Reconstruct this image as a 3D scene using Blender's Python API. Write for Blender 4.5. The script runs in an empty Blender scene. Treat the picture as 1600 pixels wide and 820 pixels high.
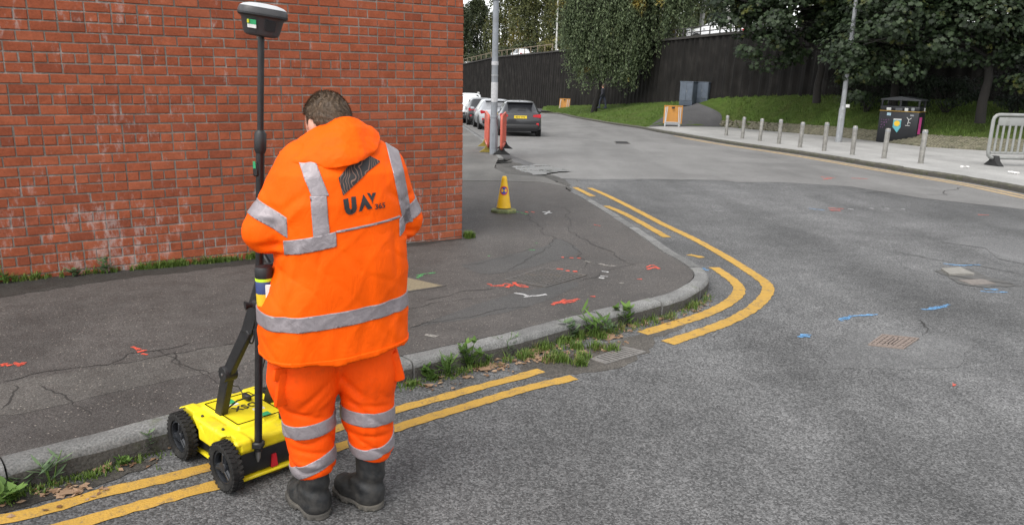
import bpy, bmesh, math, random
import numpy as np
from mathutils import Vector, Matrix
from mathutils.bvhtree import BVHTree

R = math.radians
random.seed(7)
NPR = np.random.default_rng(7)
SC = bpy.context.scene
COL = SC.collection

# ------------------------------------------------------------------ camera
K = 0.0285                     # the street falls 2.85 % away from the viewer
CAM_H = 1.72
FPX, PITCH, ROLL = 1200.0, math.atan(300 / 1200.0), 0.024
cam = bpy.data.cameras.new('camera'); camo = bpy.data.objects.new('camera', cam); COL.objects.link(camo)
cam.sensor_width = 36.0; cam.lens = FPX / 1600.0 * 36.0
cam.clip_start = 0.05; cam.clip_end = 3000
camo.matrix_world = (Matrix.Translation((0, 0, CAM_H)) @ Matrix.Rotation(math.pi / 2 - PITCH, 4, 'X')
                     @ Matrix.Rotation(ROLL, 4, 'Z'))
SC.camera = camo

# ------------------------------------------------------------------ sky, sun, exposure (bright overcast)
SUN_EL, SUN_AZ = R(55), R(212)      # azimuth clockwise from +Y
w = bpy.data.worlds.new('World'); SC.world = w; w.use_nodes = True
nt = w.node_tree; nt.nodes.clear()
sky = nt.nodes.new('ShaderNodeTexSky'); sky.sky_type = 'NISHITA'; sky.sun_disc = False
sky.sun_elevation = SUN_EL; sky.sun_rotation = SUN_AZ; sky.air_density = 1.0; sky.dust_density = 1.0; sky.ozone_density = 1.0
hs = nt.nodes.new('ShaderNodeHueSaturation'); hs.inputs['Saturation'].default_value = 0.12
bg = nt.nodes.new('ShaderNodeBackground'); bg.inputs['Strength'].default_value = 0.15
wo = nt.nodes.new('ShaderNodeOutputWorld')
nt.links.new(sky.outputs[0], hs.inputs['Color']); nt.links.new(hs.outputs[0], bg.inputs[0]); nt.links.new(bg.outputs[0], wo.inputs[0])
sl = bpy.data.lights.new('sun', 'SUN'); sl.energy = 1.3; sl.angle = R(45); sl.color = (1.0, 0.955, 0.89)
so = bpy.data.objects.new('sun', sl); COL.objects.link(so)
so.rotation_euler = (math.pi / 2 - SUN_EL, 0, math.pi - SUN_AZ); so.location = (0, 0, 30)
SC.view_settings.view_transform = 'Standard'; SC.view_settings.look = 'None'
SC.view_settings.gamma = 1.0; SC.view_settings.use_curve_mapping = False
SC.view_settings.exposure = 1.06
SC.render.engine = 'CYCLES'
SC.cycles.use_denoising = True
try:
    SC.cycles.denoiser = 'OPENIMAGEDENOISE'; SC.cycles.denoising_input_passes = 'RGB_ALBEDO_NORMAL'
except Exception: pass
SC.cycles.max_bounces = 6; SC.cycles.diffuse_bounces = 3; SC.cycles.glossy_bounces = 3
SC.cycles.transmission_bounces = 4; SC.cycles.transparent_max_bounces = 6
SC.cycles.sample_clamp_indirect = 4.0
SC.cycles.caustics_reflective = False; SC.cycles.caustics_refractive = False

# ------------------------------------------------------------------ object helpers
def gz(y): return -K * y
def tag(o, label=None, cat=None, group=None, kind=None):
    if label: o['label'] = label
    if cat: o['category'] = cat
    if group: o['group'] = group
    if kind: o['kind'] = kind
    return o
def link(name, data, parent=None):
    o = bpy.data.objects.new(name, data); COL.objects.link(o)
    if parent is not None: o.parent = parent
    return o
def empty(name, loc, rz=0.0, rx=0.0, ry=0.0):
    o = link(name, None); o.location = loc; o.rotation_euler = (rx, ry, rz); o.empty_display_size = 0.2
    return o
def thing(name, label, cat, loc, rz=0.0, group=None, slope=False):
    o = empty(name, loc, rz)
    if slope:   # lies on the falling street
        o.rotation_euler = (Matrix.Rotation(math.atan(-K), 3, 'X') @ Matrix.Rotation(rz, 3, 'Z')).to_euler()
    return tag(o, label, cat, group)
def mesh_data(name, V, Fc, mat, smooth=False):
    me = bpy.data.meshes.new(name)
    me.from_pydata([tuple(map(float, v)) for v in V], [], [tuple(map(int, f)) for f in Fc])
    if mat is not None: me.materials.append(mat)
    if smooth: me.polygons.foreach_set('use_smooth', [True] * len(me.polygons))
    me.update()
    return me
def mk(name, V, Fc, mat, parent=None, smooth=False):
    return link(name, mesh_data(name, V, Fc, mat, smooth), parent)
def bm_obj(name, bm, mat, parent=None, smooth=False, autosmooth=None):
    bmesh.ops.recalc_face_normals(bm, faces=bm.faces)
    me = bpy.data.meshes.new(name); bm.to_mesh(me); bm.free()
    if mat is not None: me.materials.append(mat)
    if smooth or autosmooth: me.polygons.foreach_set('use_smooth', [True] * len(me.polygons))
    if autosmooth: me.set_sharp_from_angle(angle=R(autosmooth))
    return link(name, me, parent)

class MB:
    """collects simple shapes into one mesh"""
    def __init__(s): s.V = []; s.F = []
    def add(s, V, F):
        n = len(s.V); s.V += [tuple(v) for v in V]; s.F += [tuple(i + n for i in f) for f in F]; return s
    def box(s, c, d, M=None, ch=0.0):
        x, y, z = d[0] / 2, d[1] / 2, d[2] / 2
        bm = bmesh.new(); bmesh.ops.create_cube(bm, size=1.0)
        for v in bm.verts: v.co = Vector((v.co.x * d[0], v.co.y * d[1], v.co.z * d[2]))
        if ch > 0: bmesh.ops.bevel(bm, geom=list(bm.edges), offset=ch, segments=1 if ch < 0.008 else 2, profile=0.5, affect='EDGES', clamp_overlap=True)
        bm.verts.index_update(); c = Vector(c)
        V = [((M @ v.co) if M else v.co) + c for v in bm.verts]; F = [[v.index for v in f.verts] for f in bm.faces]; bm.free()
        return s.add(V, F)
    def tube(s, pts, r, n=10, cap=True):
        pts = [Vector(p) for p in pts]; rs = r if isinstance(r, (list, tuple)) else [r] * len(pts)
        t0 = (pts[1] - pts[0]).normalized(); a = Vector((0, 0, 1)) if abs(t0.z) < 0.9 else Vector((1, 0, 0))
        u = t0.cross(a).normalized(); V = []; F = []
        for i, p in enumerate(pts):
            t = (pts[min(i + 1, len(pts) - 1)] - pts[max(i - 1, 0)]).normalized()
            u = (u - t * u.dot(t)).normalized(); v = t.cross(u)
            for k in range(n):
                an = 2 * math.pi * k / n; V.append(p + (u * math.cos(an) + v * math.sin(an)) * rs[i])
        for i in range(len(pts) - 1):
            for k in range(n):
                F.append((i * n + k, i * n + (k + 1) % n, (i + 1) * n + (k + 1) % n, (i + 1) * n + k))
        if cap: F.append(tuple(range(n))[::-1]); F.append(tuple(range((len(pts) - 1) * n, len(pts) * n)))
        return s.add(V, F)
    def lathe(s, prof, n=24, c=(0, 0, 0), M=None, sx=1.0, sy=1.0):
        V = []; F = []; c = Vector(c)
        for (r, z) in prof:
            for k in range(n):
                a = 2 * math.pi * k / n; p = Vector((r * math.cos(a) * sx, r * math.sin(a) * sy, z)); V.append((M @ p if M else p) + c)
        m = len(prof)
        for i in range(m - 1):
            for k in range(n): F.append((i * n + k, i * n + (k + 1) % n, (i + 1) * n + (k + 1) % n, (i + 1) * n + k))
        if prof[0] == prof[-1]: return s.add(V, F)
        if prof[0][0] > 1e-5: F.append(tuple(range(n))[::-1])
        if prof[-1][0] > 1e-5: F.append(tuple(range((m - 1) * n, m * n)))
        return s.add(V, F)
    def prism(s, poly, y0, y1, axis='y', M=None, c=(0, 0, 0)):
        n = len(poly); V = []; c = Vector(c)
        for yy in (y0, y1):
            for (a, b) in poly:
                p = {'y': Vector((a, yy, b)), 'x': Vector((yy, a, b)), 'z': Vector((a, b, yy))}[axis]
                V.append((M @ p if M else p) + c)
        F = [tuple(range(n))[::-1], tuple(range(n, 2 * n))] + [(i, (i + 1) % n, n + (i + 1) % n, n + i) for i in range(n)]
        return s.add(V, F)
    def build(s, name, mat, parent=None, smooth=None):
        bm = bmesh.new(); vs = [bm.verts.new(v) for v in s.V]
        for f in s.F:
            try: bm.faces.new([vs[i] for i in f])
            except ValueError: pass
        return bm_obj(name, bm, mat, parent, autosmooth=smooth)

def copy_tree(o, parent=None):
    c = o.copy(); COL.objects.link(c)
    if parent is not None: c.parent = parent
    for ch in o.children: copy_tree(ch, c)
    return c

# ------------------------------------------------------------------ implicit surfaces (clothes, body, boots)
def snet(f, lo, hi, h):
    lo = np.array(lo, float); n = np.ceil((np.array(hi) - lo) / h).astype(int) + 1
    ax = [lo[i] + h * np.arange(n[i]) for i in range(3)]
    X, Y, Z = np.meshgrid(*ax, indexing='ij'); v = f(X, Y, Z)
    s = v < 0
    c = np.zeros(tuple(n - 1), int)
    for i in (0, 1):
        for j in (0, 1):
            for k in (0, 1): c += s[i:n[0] - 1 + i, j:n[1] - 1 + j, k:n[2] - 1 + k]
    act = (c > 0) & (c < 8); idx = -np.ones(act.shape, int); A = np.argwhere(act); idx[act] = np.arange(len(A))
    acc = np.zeros((len(A), 3)); cnt = np.zeros(len(A))
    corners = [(i, j, k) for i in (0, 1) for j in (0, 1) for k in (0, 1)]
    for a in corners:
        for d in range(3):
            if a[d] == 1: continue
            b = list(a); b[d] = 1
            va = v[A[:, 0] + a[0], A[:, 1] + a[1], A[:, 2] + a[2]]; vb = v[A[:, 0] + b[0], A[:, 1] + b[1], A[:, 2] + b[2]]
            m = (va < 0) != (vb < 0); t = np.where(m, va / np.where(m, va - vb, 1), 0)
            p = np.tile(np.array(a, float), (len(A), 1)); p[:, d] += t
            acc[m] += p[m]; cnt[m] += 1
    V = lo + h * (A + acc / cnt[:, None])
    Fc = []
    for d in range(3):
        e = [(1, 2), (2, 0), (0, 1)][d]
        sl0 = [slice(None)] * 3; sl1 = [slice(None)] * 3; sl0[d] = slice(0, -1); sl1[d] = slice(1, None)
        s0 = s[tuple(sl0)]; s1 = s[tuple(sl1)]
        Q = np.argwhere(s0 != s1); Q = Q[(Q[:, e[0]] > 0) & (Q[:, e[1]] > 0) & (Q[:, e[0]] < n[e[0]] - 1) & (Q[:, e[1]] < n[e[1]] - 1)]
        flip = s0[Q[:, 0], Q[:, 1], Q[:, 2]]
        q = []
        for (da, db) in ((-1, -1), (0, -1), (0, 0), (-1, 0)):
            T = Q.copy(); T[:, e[0]] += da; T[:, e[1]] += db; q.append(idx[T[:, 0], T[:, 1], T[:, 2]])
        q = np.stack(q, 1); q[~flip] = q[~flip][:, ::-1]; Fc.append(q)
    Fc = np.concatenate(Fc); Fc = Fc[(Fc >= 0).all(1)]
    return V, Fc
def snet_mesh(name, f, lo, hi, h, mat, relax=2):
    V, Fc = snet(f, lo, hi, h)
    for _ in range(relax):
        acc = np.zeros_like(V); cnt = np.zeros(len(V))
        for i in range(4):
            a, b = Fc[:, i], Fc[:, (i + 1) % 4]
            np.add.at(acc, a, V[b]); np.add.at(cnt, a, 1); np.add.at(acc, b, V[a]); np.add.at(cnt, b, 1)
        V = V * 0.5 + 0.5 * acc / np.maximum(cnt, 1)[:, None]
    me = bpy.data.meshes.new(name); me.vertices.add(len(V)); me.vertices.foreach_set('co', V.ravel())
    me.loops.add(Fc.size); me.loops.foreach_set('vertex_index', Fc.ravel()); me.polygons.add(len(Fc))
    me.polygons.foreach_set('loop_start', np.arange(0, Fc.size, 4)); me.update(calc_edges=True); me.validate()
    me.polygons.foreach_set('use_smooth', [True] * len(me.polygons))
    if mat is not None: me.materials.append(mat)
    return me
def smin(a, b, k):
    h = np.clip(0.5 + 0.5 * (b - a) / k, 0, 1); return b * (1 - h) + a * h - k * h * (1 - h)
def cone(X, Y, Z, a, b, ra, rb, sc=None):
    """capsule from a to b with radii ra, rb; sc squashes an axis"""
    a = np.array(a, float); b = np.array(b, float); d = b - a; L = d @ d
    t = np.clip(((X - a[0]) * d[0] + (Y - a[1]) * d[1] + (Z - a[2]) * d[2]) / L, 0, 1)
    return np.sqrt((X - a[0] - t * d[0]) ** 2 + (Y - a[1] - t * d[1]) ** 2 + (Z - a[2] - t * d[2]) ** 2) - (ra + (rb - ra) * t)
def ell(X, Y, Z, c, r, rz=0.0, rx=0.0):
    x, y, z = X - c[0], Y - c[1], Z - c[2]
    if rz: x, y = x * math.cos(rz) + y * math.sin(rz), -x * math.sin(rz) + y * math.cos(rz)
    if rx: y, z = y * math.cos(rx) + z * math.sin(rx), -y * math.sin(rx) + z * math.cos(rx)
    k = np.sqrt((x / r[0]) ** 2 + (y / r[1]) ** 2 + (z / r[2]) ** 2)
    return (k - 1) * min(r)
def wav(X, Y, Z, seed, fr, n=5):
    g = np.random.default_rng(seed); o = 0
    for i in range(n):
        d = g.normal(size=3); d /= np.linalg.norm(d); o = o + np.sin((X * d[0] + Y * d[1] + Z * d[2]) * fr * g.uniform(.6, 1.5) + g.uniform(0, 6.28))
    return o / n

# ------------------------------------------------------------------ material helpers
class NT:
    def __init__(s, name):
        s.m = bpy.data.materials.new(name); s.m.use_nodes = True; s.t = s.m.node_tree; s.b = s.t.nodes['Principled BSDF']
    def n(s, ty, **kw):
        x = s.t.nodes.new('ShaderNode' + ty)
        for k, v in kw.items():
            if k in x.inputs: x.inputs[k].default_value = v
            else: setattr(x, k, v)
        return x
    def l(s, a, b): s.t.links.new(a, b)
    def coord(s, world=False):
        if world: return s.n('NewGeometry').outputs['Position']
        return s.n('TexCoord').outputs['Object']
    def noise(s, co, scale, detail=4, rough=0.6, dist=0.0):
        x = s.n('TexNoise'); x.inputs['Scale'].default_value = scale; x.inputs['Detail'].default_value = detail
        x.inputs['Roughness'].default_value = rough; x.inputs['Distortion'].default_value = dist
        s.l(co, x.inputs['Vector']); return x.outputs['Fac']
    def ramp(s, fac, stops, interp='LINEAR'):
        x = s.n('ValToRGB'); x.color_ramp.interpolation = interp; e = x.color_ramp.elements
        while len(e) < len(stops): e.new(0.5)
        for i, (p, c) in enumerate(stops):
            e[i].position = p; e[i].color = tuple(c) + (1,) if not isinstance(c, (int, float)) else (c, c, c, 1)
        s.l(fac, x.inputs['Fac']); return x.outputs['Color']
    def mix(s, fac, a, b, mode='MIX'):
        x = s.n('MixRGB'); x.blend_type = mode
        for i, v in ((0, fac), (1, a), (2, b)):
            if isinstance(v, (int, float)): x.inputs[i].default_value = v if i == 0 else (v, v, v, 1)
            elif isinstance(v, (tuple, list)): x.inputs[i].default_value = tuple(v)[:3] + (1,)
            else: s.l(v, x.inputs[i])
        return x.outputs[0]
    def math(s, op, a, b=None):
        x = s.n('Math'); x.operation = op
        for i, v in ((0, a), (1, b)):
            if v is None: continue
            if isinstance(v, (int, float)): x.inputs[i].default_value = v
            else: s.l(v, x.inputs[i])
        return x.outputs[0]
    def bump(s, h, dist=0.002, strength=0.6, prev=None):
        x = s.n('Bump'); x.inputs['Strength'].default_value = strength; x.inputs['Distance'].default_value = dist
        s.l(h, x.inputs['Height'])
        if prev is not None: s.l(prev, x.inputs['Normal'])
        return x.outputs['Normal']
    def mapping(s, co, scale=(1, 1, 1), rot=(0, 0, 0)):
        x = s.n('Mapping'); x.inputs['Scale'].default_value = scale; x.inputs['Rotation'].default_value = rot
        s.l(co, x.inputs['Vector']); return x.outputs[0]
    def done(s, col=None, rough=None, normal=None, metal=None, spec=None):
        for k, v in (('Base Color', col), ('Roughness', rough), ('Normal', normal), ('Metallic', metal), ('Specular IOR Level', spec)):
            if v is None: continue
            if isinstance(v, (int, float)): s.b.inputs[k].default_value = v
            elif isinstance(v, (tuple, list)): s.b.inputs[k].default_value = tuple(v)[:3] + (1,)
            else: s.l(v, s.b.inputs[k])
        return s.m
def plain(name, col, rough=0.6, metal=0.0, var=0.15, scale=30, bump=0.0, dirt=None, spec=0.5):
    """simple procedural material: base colour with mottling, optional dirt and relief"""
    t = NT(name); co = t.coord()
    n = t.noise(co, scale, 5)
    c = t.mix(t.ramp(n, [(0.3, 0.0), (0.7, 1.0)]), tuple(x * (1 - var) for x in col), tuple(min(1, x * (1 + var)) for x in col))
    if dirt is not None:
        d = t.noise(co, scale * 0.35, 6, 0.7)
        c = t.mix(t.ramp(d, [(0.52, 0.0), (0.72, 0.75)]), c, dirt)
    r = t.math('ADD', t.math('MULTIPLY', n, 0.2), rough - 0.1)
    nm = t.bump(t.noise(co, scale * 4, 3), 0.002, bump) if bump else None
    return t.done(c, r, nm, metal, spec)
def sheet(name, pts, mat, off=0.0, parent=None, kind=None, thick=0.0):
    """flat polygon lying on the falling street plane, off metres above the road"""
    if sum(pts[i][0] * pts[(i + 1) % len(pts)][1] - pts[(i + 1) % len(pts)][0] * pts[i][1] for i in range(len(pts))) < 0: pts = pts[::-1]
    n = len(pts); V = [(x, y, gz(y) + off) for x, y in pts]
    if thick:
        V += [(x, y, gz(y) + off - thick) for x, y in pts]
        F = [tuple(range(n)), tuple(range(n, 2 * n))[::-1]] + [(i, n + i, n + (i + 1) % n, (i + 1) % n) for i in range(n)]
    else: F = [tuple(range(n))]
    bm = bmesh.new(); vs = [bm.verts.new(v) for v in V]
    for f in F: bm.faces.new([vs[i] for i in f])
    me = bpy.data.meshes.new(name); bm.to_mesh(me); bm.free(); me.materials.append(mat)
    o = link(name, me, parent)
    if kind: o['kind'] = kind
    return o
def smooth_line(P, n=6):
    """Catmull-Rom through points"""
    P = [Vector(p).to_2d() if len(p) > 2 else Vector(p) for p in P]; out = []
    for i in range(len(P) - 1):
        p0, p1, p2, p3 = P[max(i - 1, 0)], P[i], P[i + 1], P[min(i + 2, len(P) - 1)]
        for k in range(n):
            t = k / n
            out.append(0.5 * ((2 * p1) + (-p0 + p2) * t + (2 * p0 - 5 * p1 + 4 * p2 - p3) * t * t + (-p0 + 3 * p1 - 3 * p2 + p3) * t ** 3))
    out.append(P[-1]); return out
def resample(P, step):
    P = [Vector(p) for p in P]; out = [P[0].copy()]; acc = 0
    for a, b in zip(P, P[1:]):
        L = (b - a).length
        while acc + L >= step:
            a = a + (b - a) * ((step - acc) / L); out.append(a.copy()); L = (b - a).length; acc = 0
        acc += L
    if (out[-1] - P[-1]).length > step * .3: out.append(P[-1].copy())
    else: out[-1] = P[-1].copy()
    return out
def offs(P, d):
    """offset a 2D line to its left by d"""
    out = []
    for i, p in enumerate(P):
        t = (P[min(i + 1, len(P) - 1)] - P[max(i - 1, 0)]).normalized(); out.append(p + Vector((-t.y, t.x)) * d)
    return out
def ribbon(name, P, wid, mat, off, parent=None, kind=None, jit=0.0, seed=1, breaks=()):
    """painted line along P with worn, uneven edges"""
    rg = random.Random(seed); P = resample(smooth_line(P, 8), 0.04 if jit else 0.1)
    V = []; F = []
    for i, p in enumerate(P):
        t = (P[min(i + 1, len(P) - 1)] - P[max(i - 1, 0)]).normalized(); nn = Vector((-t.y, t.x))
        for s_ in (1, -1):
            q = p + nn * s_ * (wid / 2 + rg.uniform(-jit, jit * .5)); V.append((q.x, q.y, gz(q.y) + off))
        if i and i not in breaks: F.append((2 * i - 2, 2 * i - 1, 2 * i + 1, 2 * i))
    o = mk(name, V, F, mat, parent)
    if kind: o['kind'] = kind
    return o

def rough_poly(P, amp=.05, step=.12, seed=1):
    """ragged version of a closed outline"""
    rg = random.Random(seed); Q = [Vector(p) for p in P]; Q = resample(smooth_line([*P, P[0]], 4), step)[:-1]
    out = []; ph = [rg.uniform(0, 6.28) for _ in range(4)]
    for i, p in enumerate(Q):
        a, b = Q[i - 1], Q[(i + 1) % len(Q)]; t = (b - a); t = t.normalized() if t.length > 1e-6 else Vector((1, 0)); n = Vector((-t.y, t.x)); s = i * step
        k = (math.sin(s * 5 + ph[0]) + .7 * math.sin(s * 13 + ph[1]) + .5 * math.sin(s * 29 + ph[2])) * .5 + rg.uniform(-.5, .5)
        q = p + n * amp * k; out.append((q.x, q.y))
    return out

def jag(P, n=4, amp=.12, seed=1):
    """cracked line: midpoint displacement"""
    rg = random.Random(seed); L = [Vector(p) for p in P]
    for k in range(n):
        o = [L[0]]
        for a, b in zip(L, L[1:]):
            d = b - a; o += [(a + b) / 2 + Vector((-d.y, d.x)) * rg.uniform(-amp, amp), b]
        L = o
    return L
def crack(name, P, wid, mat, off, parent, seed):
    rg = random.Random(seed); L = jag(P, 4, .13, seed); V = []; F = []; w_ = wid
    for i, p in enumerate(L):
        t = (L[min(i + 1, len(L) - 1)] - L[max(i - 1, 0)]).normalized(); n_ = Vector((-t.y, t.x)); w_ = max(wid * .15, min(wid * 1.6, w_ * rg.uniform(.7, 1.42)))
        e = min(1, i / 3, (len(L) - 1 - i) / 3)
        for s_ in (1, -1): q = p + n_ * s_ * w_ * .5 * e; V.append((q.x, q.y, gz(q.y) + off))
        if i: F.append((2 * i - 2, 2 * i - 1, 2 * i + 1, 2 * i))
    return mk(name, V, F, mat, parent)

# ================================================================== surfaces of the setting
def asphalt(name, dark, light, stone=110, mott=0.35, rough=0.85, cracks=0.0, bumpd=0.004, tint=(1, 1, 1), specks=0.0):
    t = NT(name); co = t.coord()
    v = t.n('TexVoronoi', Scale=stone); t.l(co, v.inputs['Vector'])
    sep = t.n('SeparateColor'); t.l(v.outputs['Color'], sep.inputs[0])
    c = t.ramp(sep.outputs[0], [(0.0, tuple(dark * k for k in tint)), (0.6, tuple((dark * .55 + light * .45) * k for k in tint)), (1.0, tuple(light * k for k in tint))])
    fine = t.noise(co, stone * 1.6, 3, .7)
    c = t.mix(0.45, c, t.ramp(fine, [(.3, .35), (.7, 1.0)]), 'MULTIPLY')
    big = t.noise(co, 0.55, 6, 0.62, 0.4); mid = t.noise(co, 5.0, 5, 0.65)
    trk = t.noise(t.mapping(co, (.9, .13, 1), (0, 0, R(-38))), 1.0, 4, .55); stn = t.noise(co, 1.9, 5, .7, .3)
    c = t.mix(1.0, c, t.ramp(trk, [(.36, 1 - mott * .7), (.62, 1 + mott * .35)]), 'MULTIPLY')
    c = t.mix(t.ramp(stn, [(.64, 0.0), (.74, mott * 1.1)]), c, tuple(dark * .8 * k for k in tint))
    c = t.mix(1.0, c, t.ramp(big, [(.3, 1 - mott), (.7, 1 + mott * .25)]), 'MULTIPLY')
    c = t.mix(1.0, c, t.ramp(mid, [(.3, 1 - mott * .8), (.68, 1.0)]), 'MULTIPLY')
    if specks:
        sp = t.n('TexVoronoi', Scale=38); t.l(co, sp.inputs['Vector'])
        k = t.math('LESS_THAN', sp.outputs['Distance'], 0.16); s2 = t.n('SeparateColor'); t.l(sp.outputs['Color'], s2.inputs[0])
        k = t.math('MULTIPLY', k, t.math('GREATER_THAN', s2.outputs[1], 1 - specks))
        c = t.mix(t.math('MULTIPLY', k, .7), c, (.33, .29, .25))
    if cracks:
        wco = t.n('MixRGB'); wco.inputs[0].default_value = 0.14
        nz = t.n('TexNoise', Scale=1.3, Detail=6.0); t.l(co, nz.inputs['Vector']); t.l(co, wco.inputs[1]); t.l(nz.outputs['Color'], wco.inputs[2])
        cr = t.n('TexVoronoi', Scale=0.42); cr.feature = 'DISTANCE_TO_EDGE'; t.l(wco.outputs[0], cr.inputs['Vector'])
        line = t.ramp(cr.outputs['Distance'], [(0.0, 1.0), (0.0035, .75), (0.007, 0.0)])
        brk = t.ramp(t.noise(co, 1.1, 4), [(.45, 0.0), (.56, 1.0)])
        line = t.math('MULTIPLY', line, brk)
        c = t.mix(t.math('MULTIPLY', line, cracks), c, (.012, .011, .010))
    inv = t.math('SUBTRACT', 1.0, v.outputs['Distance'])
    nm = t.bump(inv, bumpd, 0.55); nm = t.bump(fine, 0.002, 0.4, nm)
    return t.done(c, t.ramp(mid, [(.3, rough - .18), (.7, rough)]), nm, spec=0.35)

M_road = asphalt('asphalt coarse chip', .072, .305, 120, .36, specks=0.0, bumpd=.004)
M_side = asphalt('asphalt worn smooth', .165, .31, 160, .22, bumpd=.002, tint=(1.02, 1, .97))
M_pave = asphalt('asphalt footway', .068, .168, 170, .34, cracks=0, bumpd=.002, tint=(1.08, .985, .92), specks=.38)
M_patch = asphalt('asphalt smooth patch', .10, .27, 130, .30, bumpd=.0012)
M_path = asphalt('asphalt path', .075, .14, 150, .2, bumpd=.002, tint=(1.02, 1, 1.02))
M_conc = asphalt('pale concrete footway', .38, .50, 90, .2, bumpd=.001, tint=(1, .985, .95))
M_worn = asphalt('worn dusty concrete', .12, .22, 120, .35, bumpd=.003, tint=(1.04, 1, .93))
M_dirt = asphalt('silt and broken asphalt', .065, .18, 60, .5, bumpd=.012, tint=(1.05, 1, .92))
M_soil = plain('soil', (.06, .05, .035), .95, scale=6, bump=.5)
t = NT('granite kerb'); co = t.coord(); n1 = t.noise(co, 90, 4, .7); n2 = t.noise(co, 4, 5, .6)
c = t.ramp(n1, [(.32, (.10, .10, .095)), (.5, (.195, .195, .19)), (.7, (.31, .305, .295))])
c = t.mix(1.0, c, t.ramp(n2, [(.3, .55), (.62, 1.0)]), 'MULTIPLY')
oi = t.n('ObjectInfo'); c = t.mix(1.0, c, t.ramp(oi.outputs['Random'], [(0, .8), (1, 1.12)]), 'MULTIPLY')
mossm = t.ramp(t.noise(co, 3.1, 6, .7), [(.60, 0.0), (.72, .7)])
c = t.mix(mossm, c, (.06, .075, .025))
M_kerb = t.done(c, .8, t.bump(n1, .004, .7))
t = NT('soil and shade kerb face'); co = t.coord(); n1 = t.noise(co, 70, 4, .7); n2 = t.noise(co, 5, 6, .7)
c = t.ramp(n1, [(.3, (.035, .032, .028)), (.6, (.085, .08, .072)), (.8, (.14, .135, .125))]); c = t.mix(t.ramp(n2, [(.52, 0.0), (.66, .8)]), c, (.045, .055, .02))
M_kface = t.done(c, .9, t.bump(n1, .005, .8), spec=.2)  # soil stain plus some shading of the upright face, both in the colour
M_kfar = plain('dark mossy kerb', (.075, .07, .055), .9, var=.4, scale=7, bump=.5, dirt=(.035, .045, .015))
def road_paint(name, col, wear=.55, scale=14):
    t = NT(name); co = t.coord(); n = t.noise(co, scale, 8, .78); n2 = t.noise(co, 150, 3, .7); n3 = t.noise(co, 3, 4)
    c = t.mix(t.ramp(n3, [(.3, 0.0), (.7, 1.0)]), tuple(x * .82 for x in col), col)
    v = t.n('TexVoronoi', Scale=105.0); t.l(co, v.inputs['Vector']); s2 = t.n('SeparateColor'); t.l(v.outputs['Color'], s2.inputs[0])
    k = t.math('MULTIPLY', t.ramp(n, [(wear - .04, 0.0), (wear + .12, 1.0)]), t.ramp(s2.outputs[0], [(.2, 1.0), (.75, .35)]))
    c = t.mix(k, c, (.09, .085, .08)); c = t.mix(.5, c, t.ramp(n2, [(.25, .55), (.6, 1.0)]), 'MULTIPLY')
    return t.done(c, .75, t.bump(t.math('SUBTRACT', 1.0, v.outputs['Distance']), .003, .5))
M_yellow = road_paint('yellow line paint', (.52, .305, .05), .55)
M_faded = road_paint('faded yellow line paint', (.50, .36, .19), .52)
def spray(name, col, wear=.5):
    m = road_paint(name, col, wear + .12, 26); nt_ = m.node_tree; n_ = nt_.nodes; t = NT.__new__(NT); t.m = m; t.t = nt_; t.b = n_['Principled BSDF']
    co = t.coord(); a = t.noise(co, 60, 5, .75); b = t.noise(co, 11, 3, .6); k = t.math('ADD', t.math('MULTIPLY', a, .6), t.math('MULTIPLY', b, .4))
    t.l(t.ramp(k, [(wear - .10, 1.0), (wear + .05, .25), (wear + .10, 0.0)]), t.b.inputs['Alpha']); return m
M_red = spray('red spray paint', (.75, .10, .055), .56); M_white = spray('white spray paint', (.60, .60, .60), .56)
M_green = spray('green spray paint', (.10, .48, .14), .52); M_blue = spray('blue spray paint', (.16, .40, .72), .52)
M_pale = spray('pale old mark', (.34, .32, .29), .52)
t = NT('grass bank'); co = t.coord(); n1 = t.noise(co, 22, 6, .75); n2 = t.noise(co, .5, 5, .6); n3 = t.noise(co, 3, 4)
c = t.ramp(n1, [(.3, (.035, .065, .012)), (.55, (.085, .14, .024)), (.75, (.15, .20, .05))])
c = t.mix(t.ramp(n2, [(.42, 0.0), (.68, .5)]), c, (.10, .10, .035)); c = t.mix(1.0, c, t.ramp(n3, [(.3, .65), (.7, 1.1)]), 'MULTIPLY')
M_grass = t.done(c, .9, t.bump(n1, .08, 1.0), spec=.15)

# ground to the horizon, and the carriageway
sheet('ground', [(-900, -60), (900, -60), (900, 1500), (-900, 1500)], M_soil, -0.06, kind='structure')
sheet('road', [(-20, -8), (45, -8), (45, 60), (22, 118), (-40, 118), (-20, 40)], M_road, 0.0, kind='structure')
sheet('side_road', [(0.869, 16.037), (1.694, 15.973), (2.824, 16.344), (3.728, 16.417), (4.494, 16.459), (4.678, 16.134), (5.694, 16.349), (6.963, 15.801), (7.552, 14.124), (8.765, 12.735), (11.932, 15.909), (10.843, 24.422), (9.249, 33.453), (7.761, 48.509), (5.019, 82.514), (-0.423, 89.702), (-4.216, 78.401), (-5.104, 58.994), (-3.416, 46.576), (-0.761, 26.703), (-0.072, 21.642), (0.576, 19.051)], M_side, 0.004, kind='structure')
sheet('road_patch', rough_poly([(2.059, 4.767), (2.588, 5.543), (2.777, 5.639), (3.181, 5.542), (3.534, 5.522), (3.262, 5.191), (2.991, 4.868), (2.684, 4.773)], .03, .06, 3), M_patch, 0.003, kind='structure', thick=.006)
sheet('road_patch', [(5.439, 9.587), (5.805, 9.218), (5.556, 8.556), (5.827, 8.093), (6.982, 8.899), (6.674, 9.833), (5.939, 10.011)], M_patch, 0.004, kind='structure')

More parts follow.
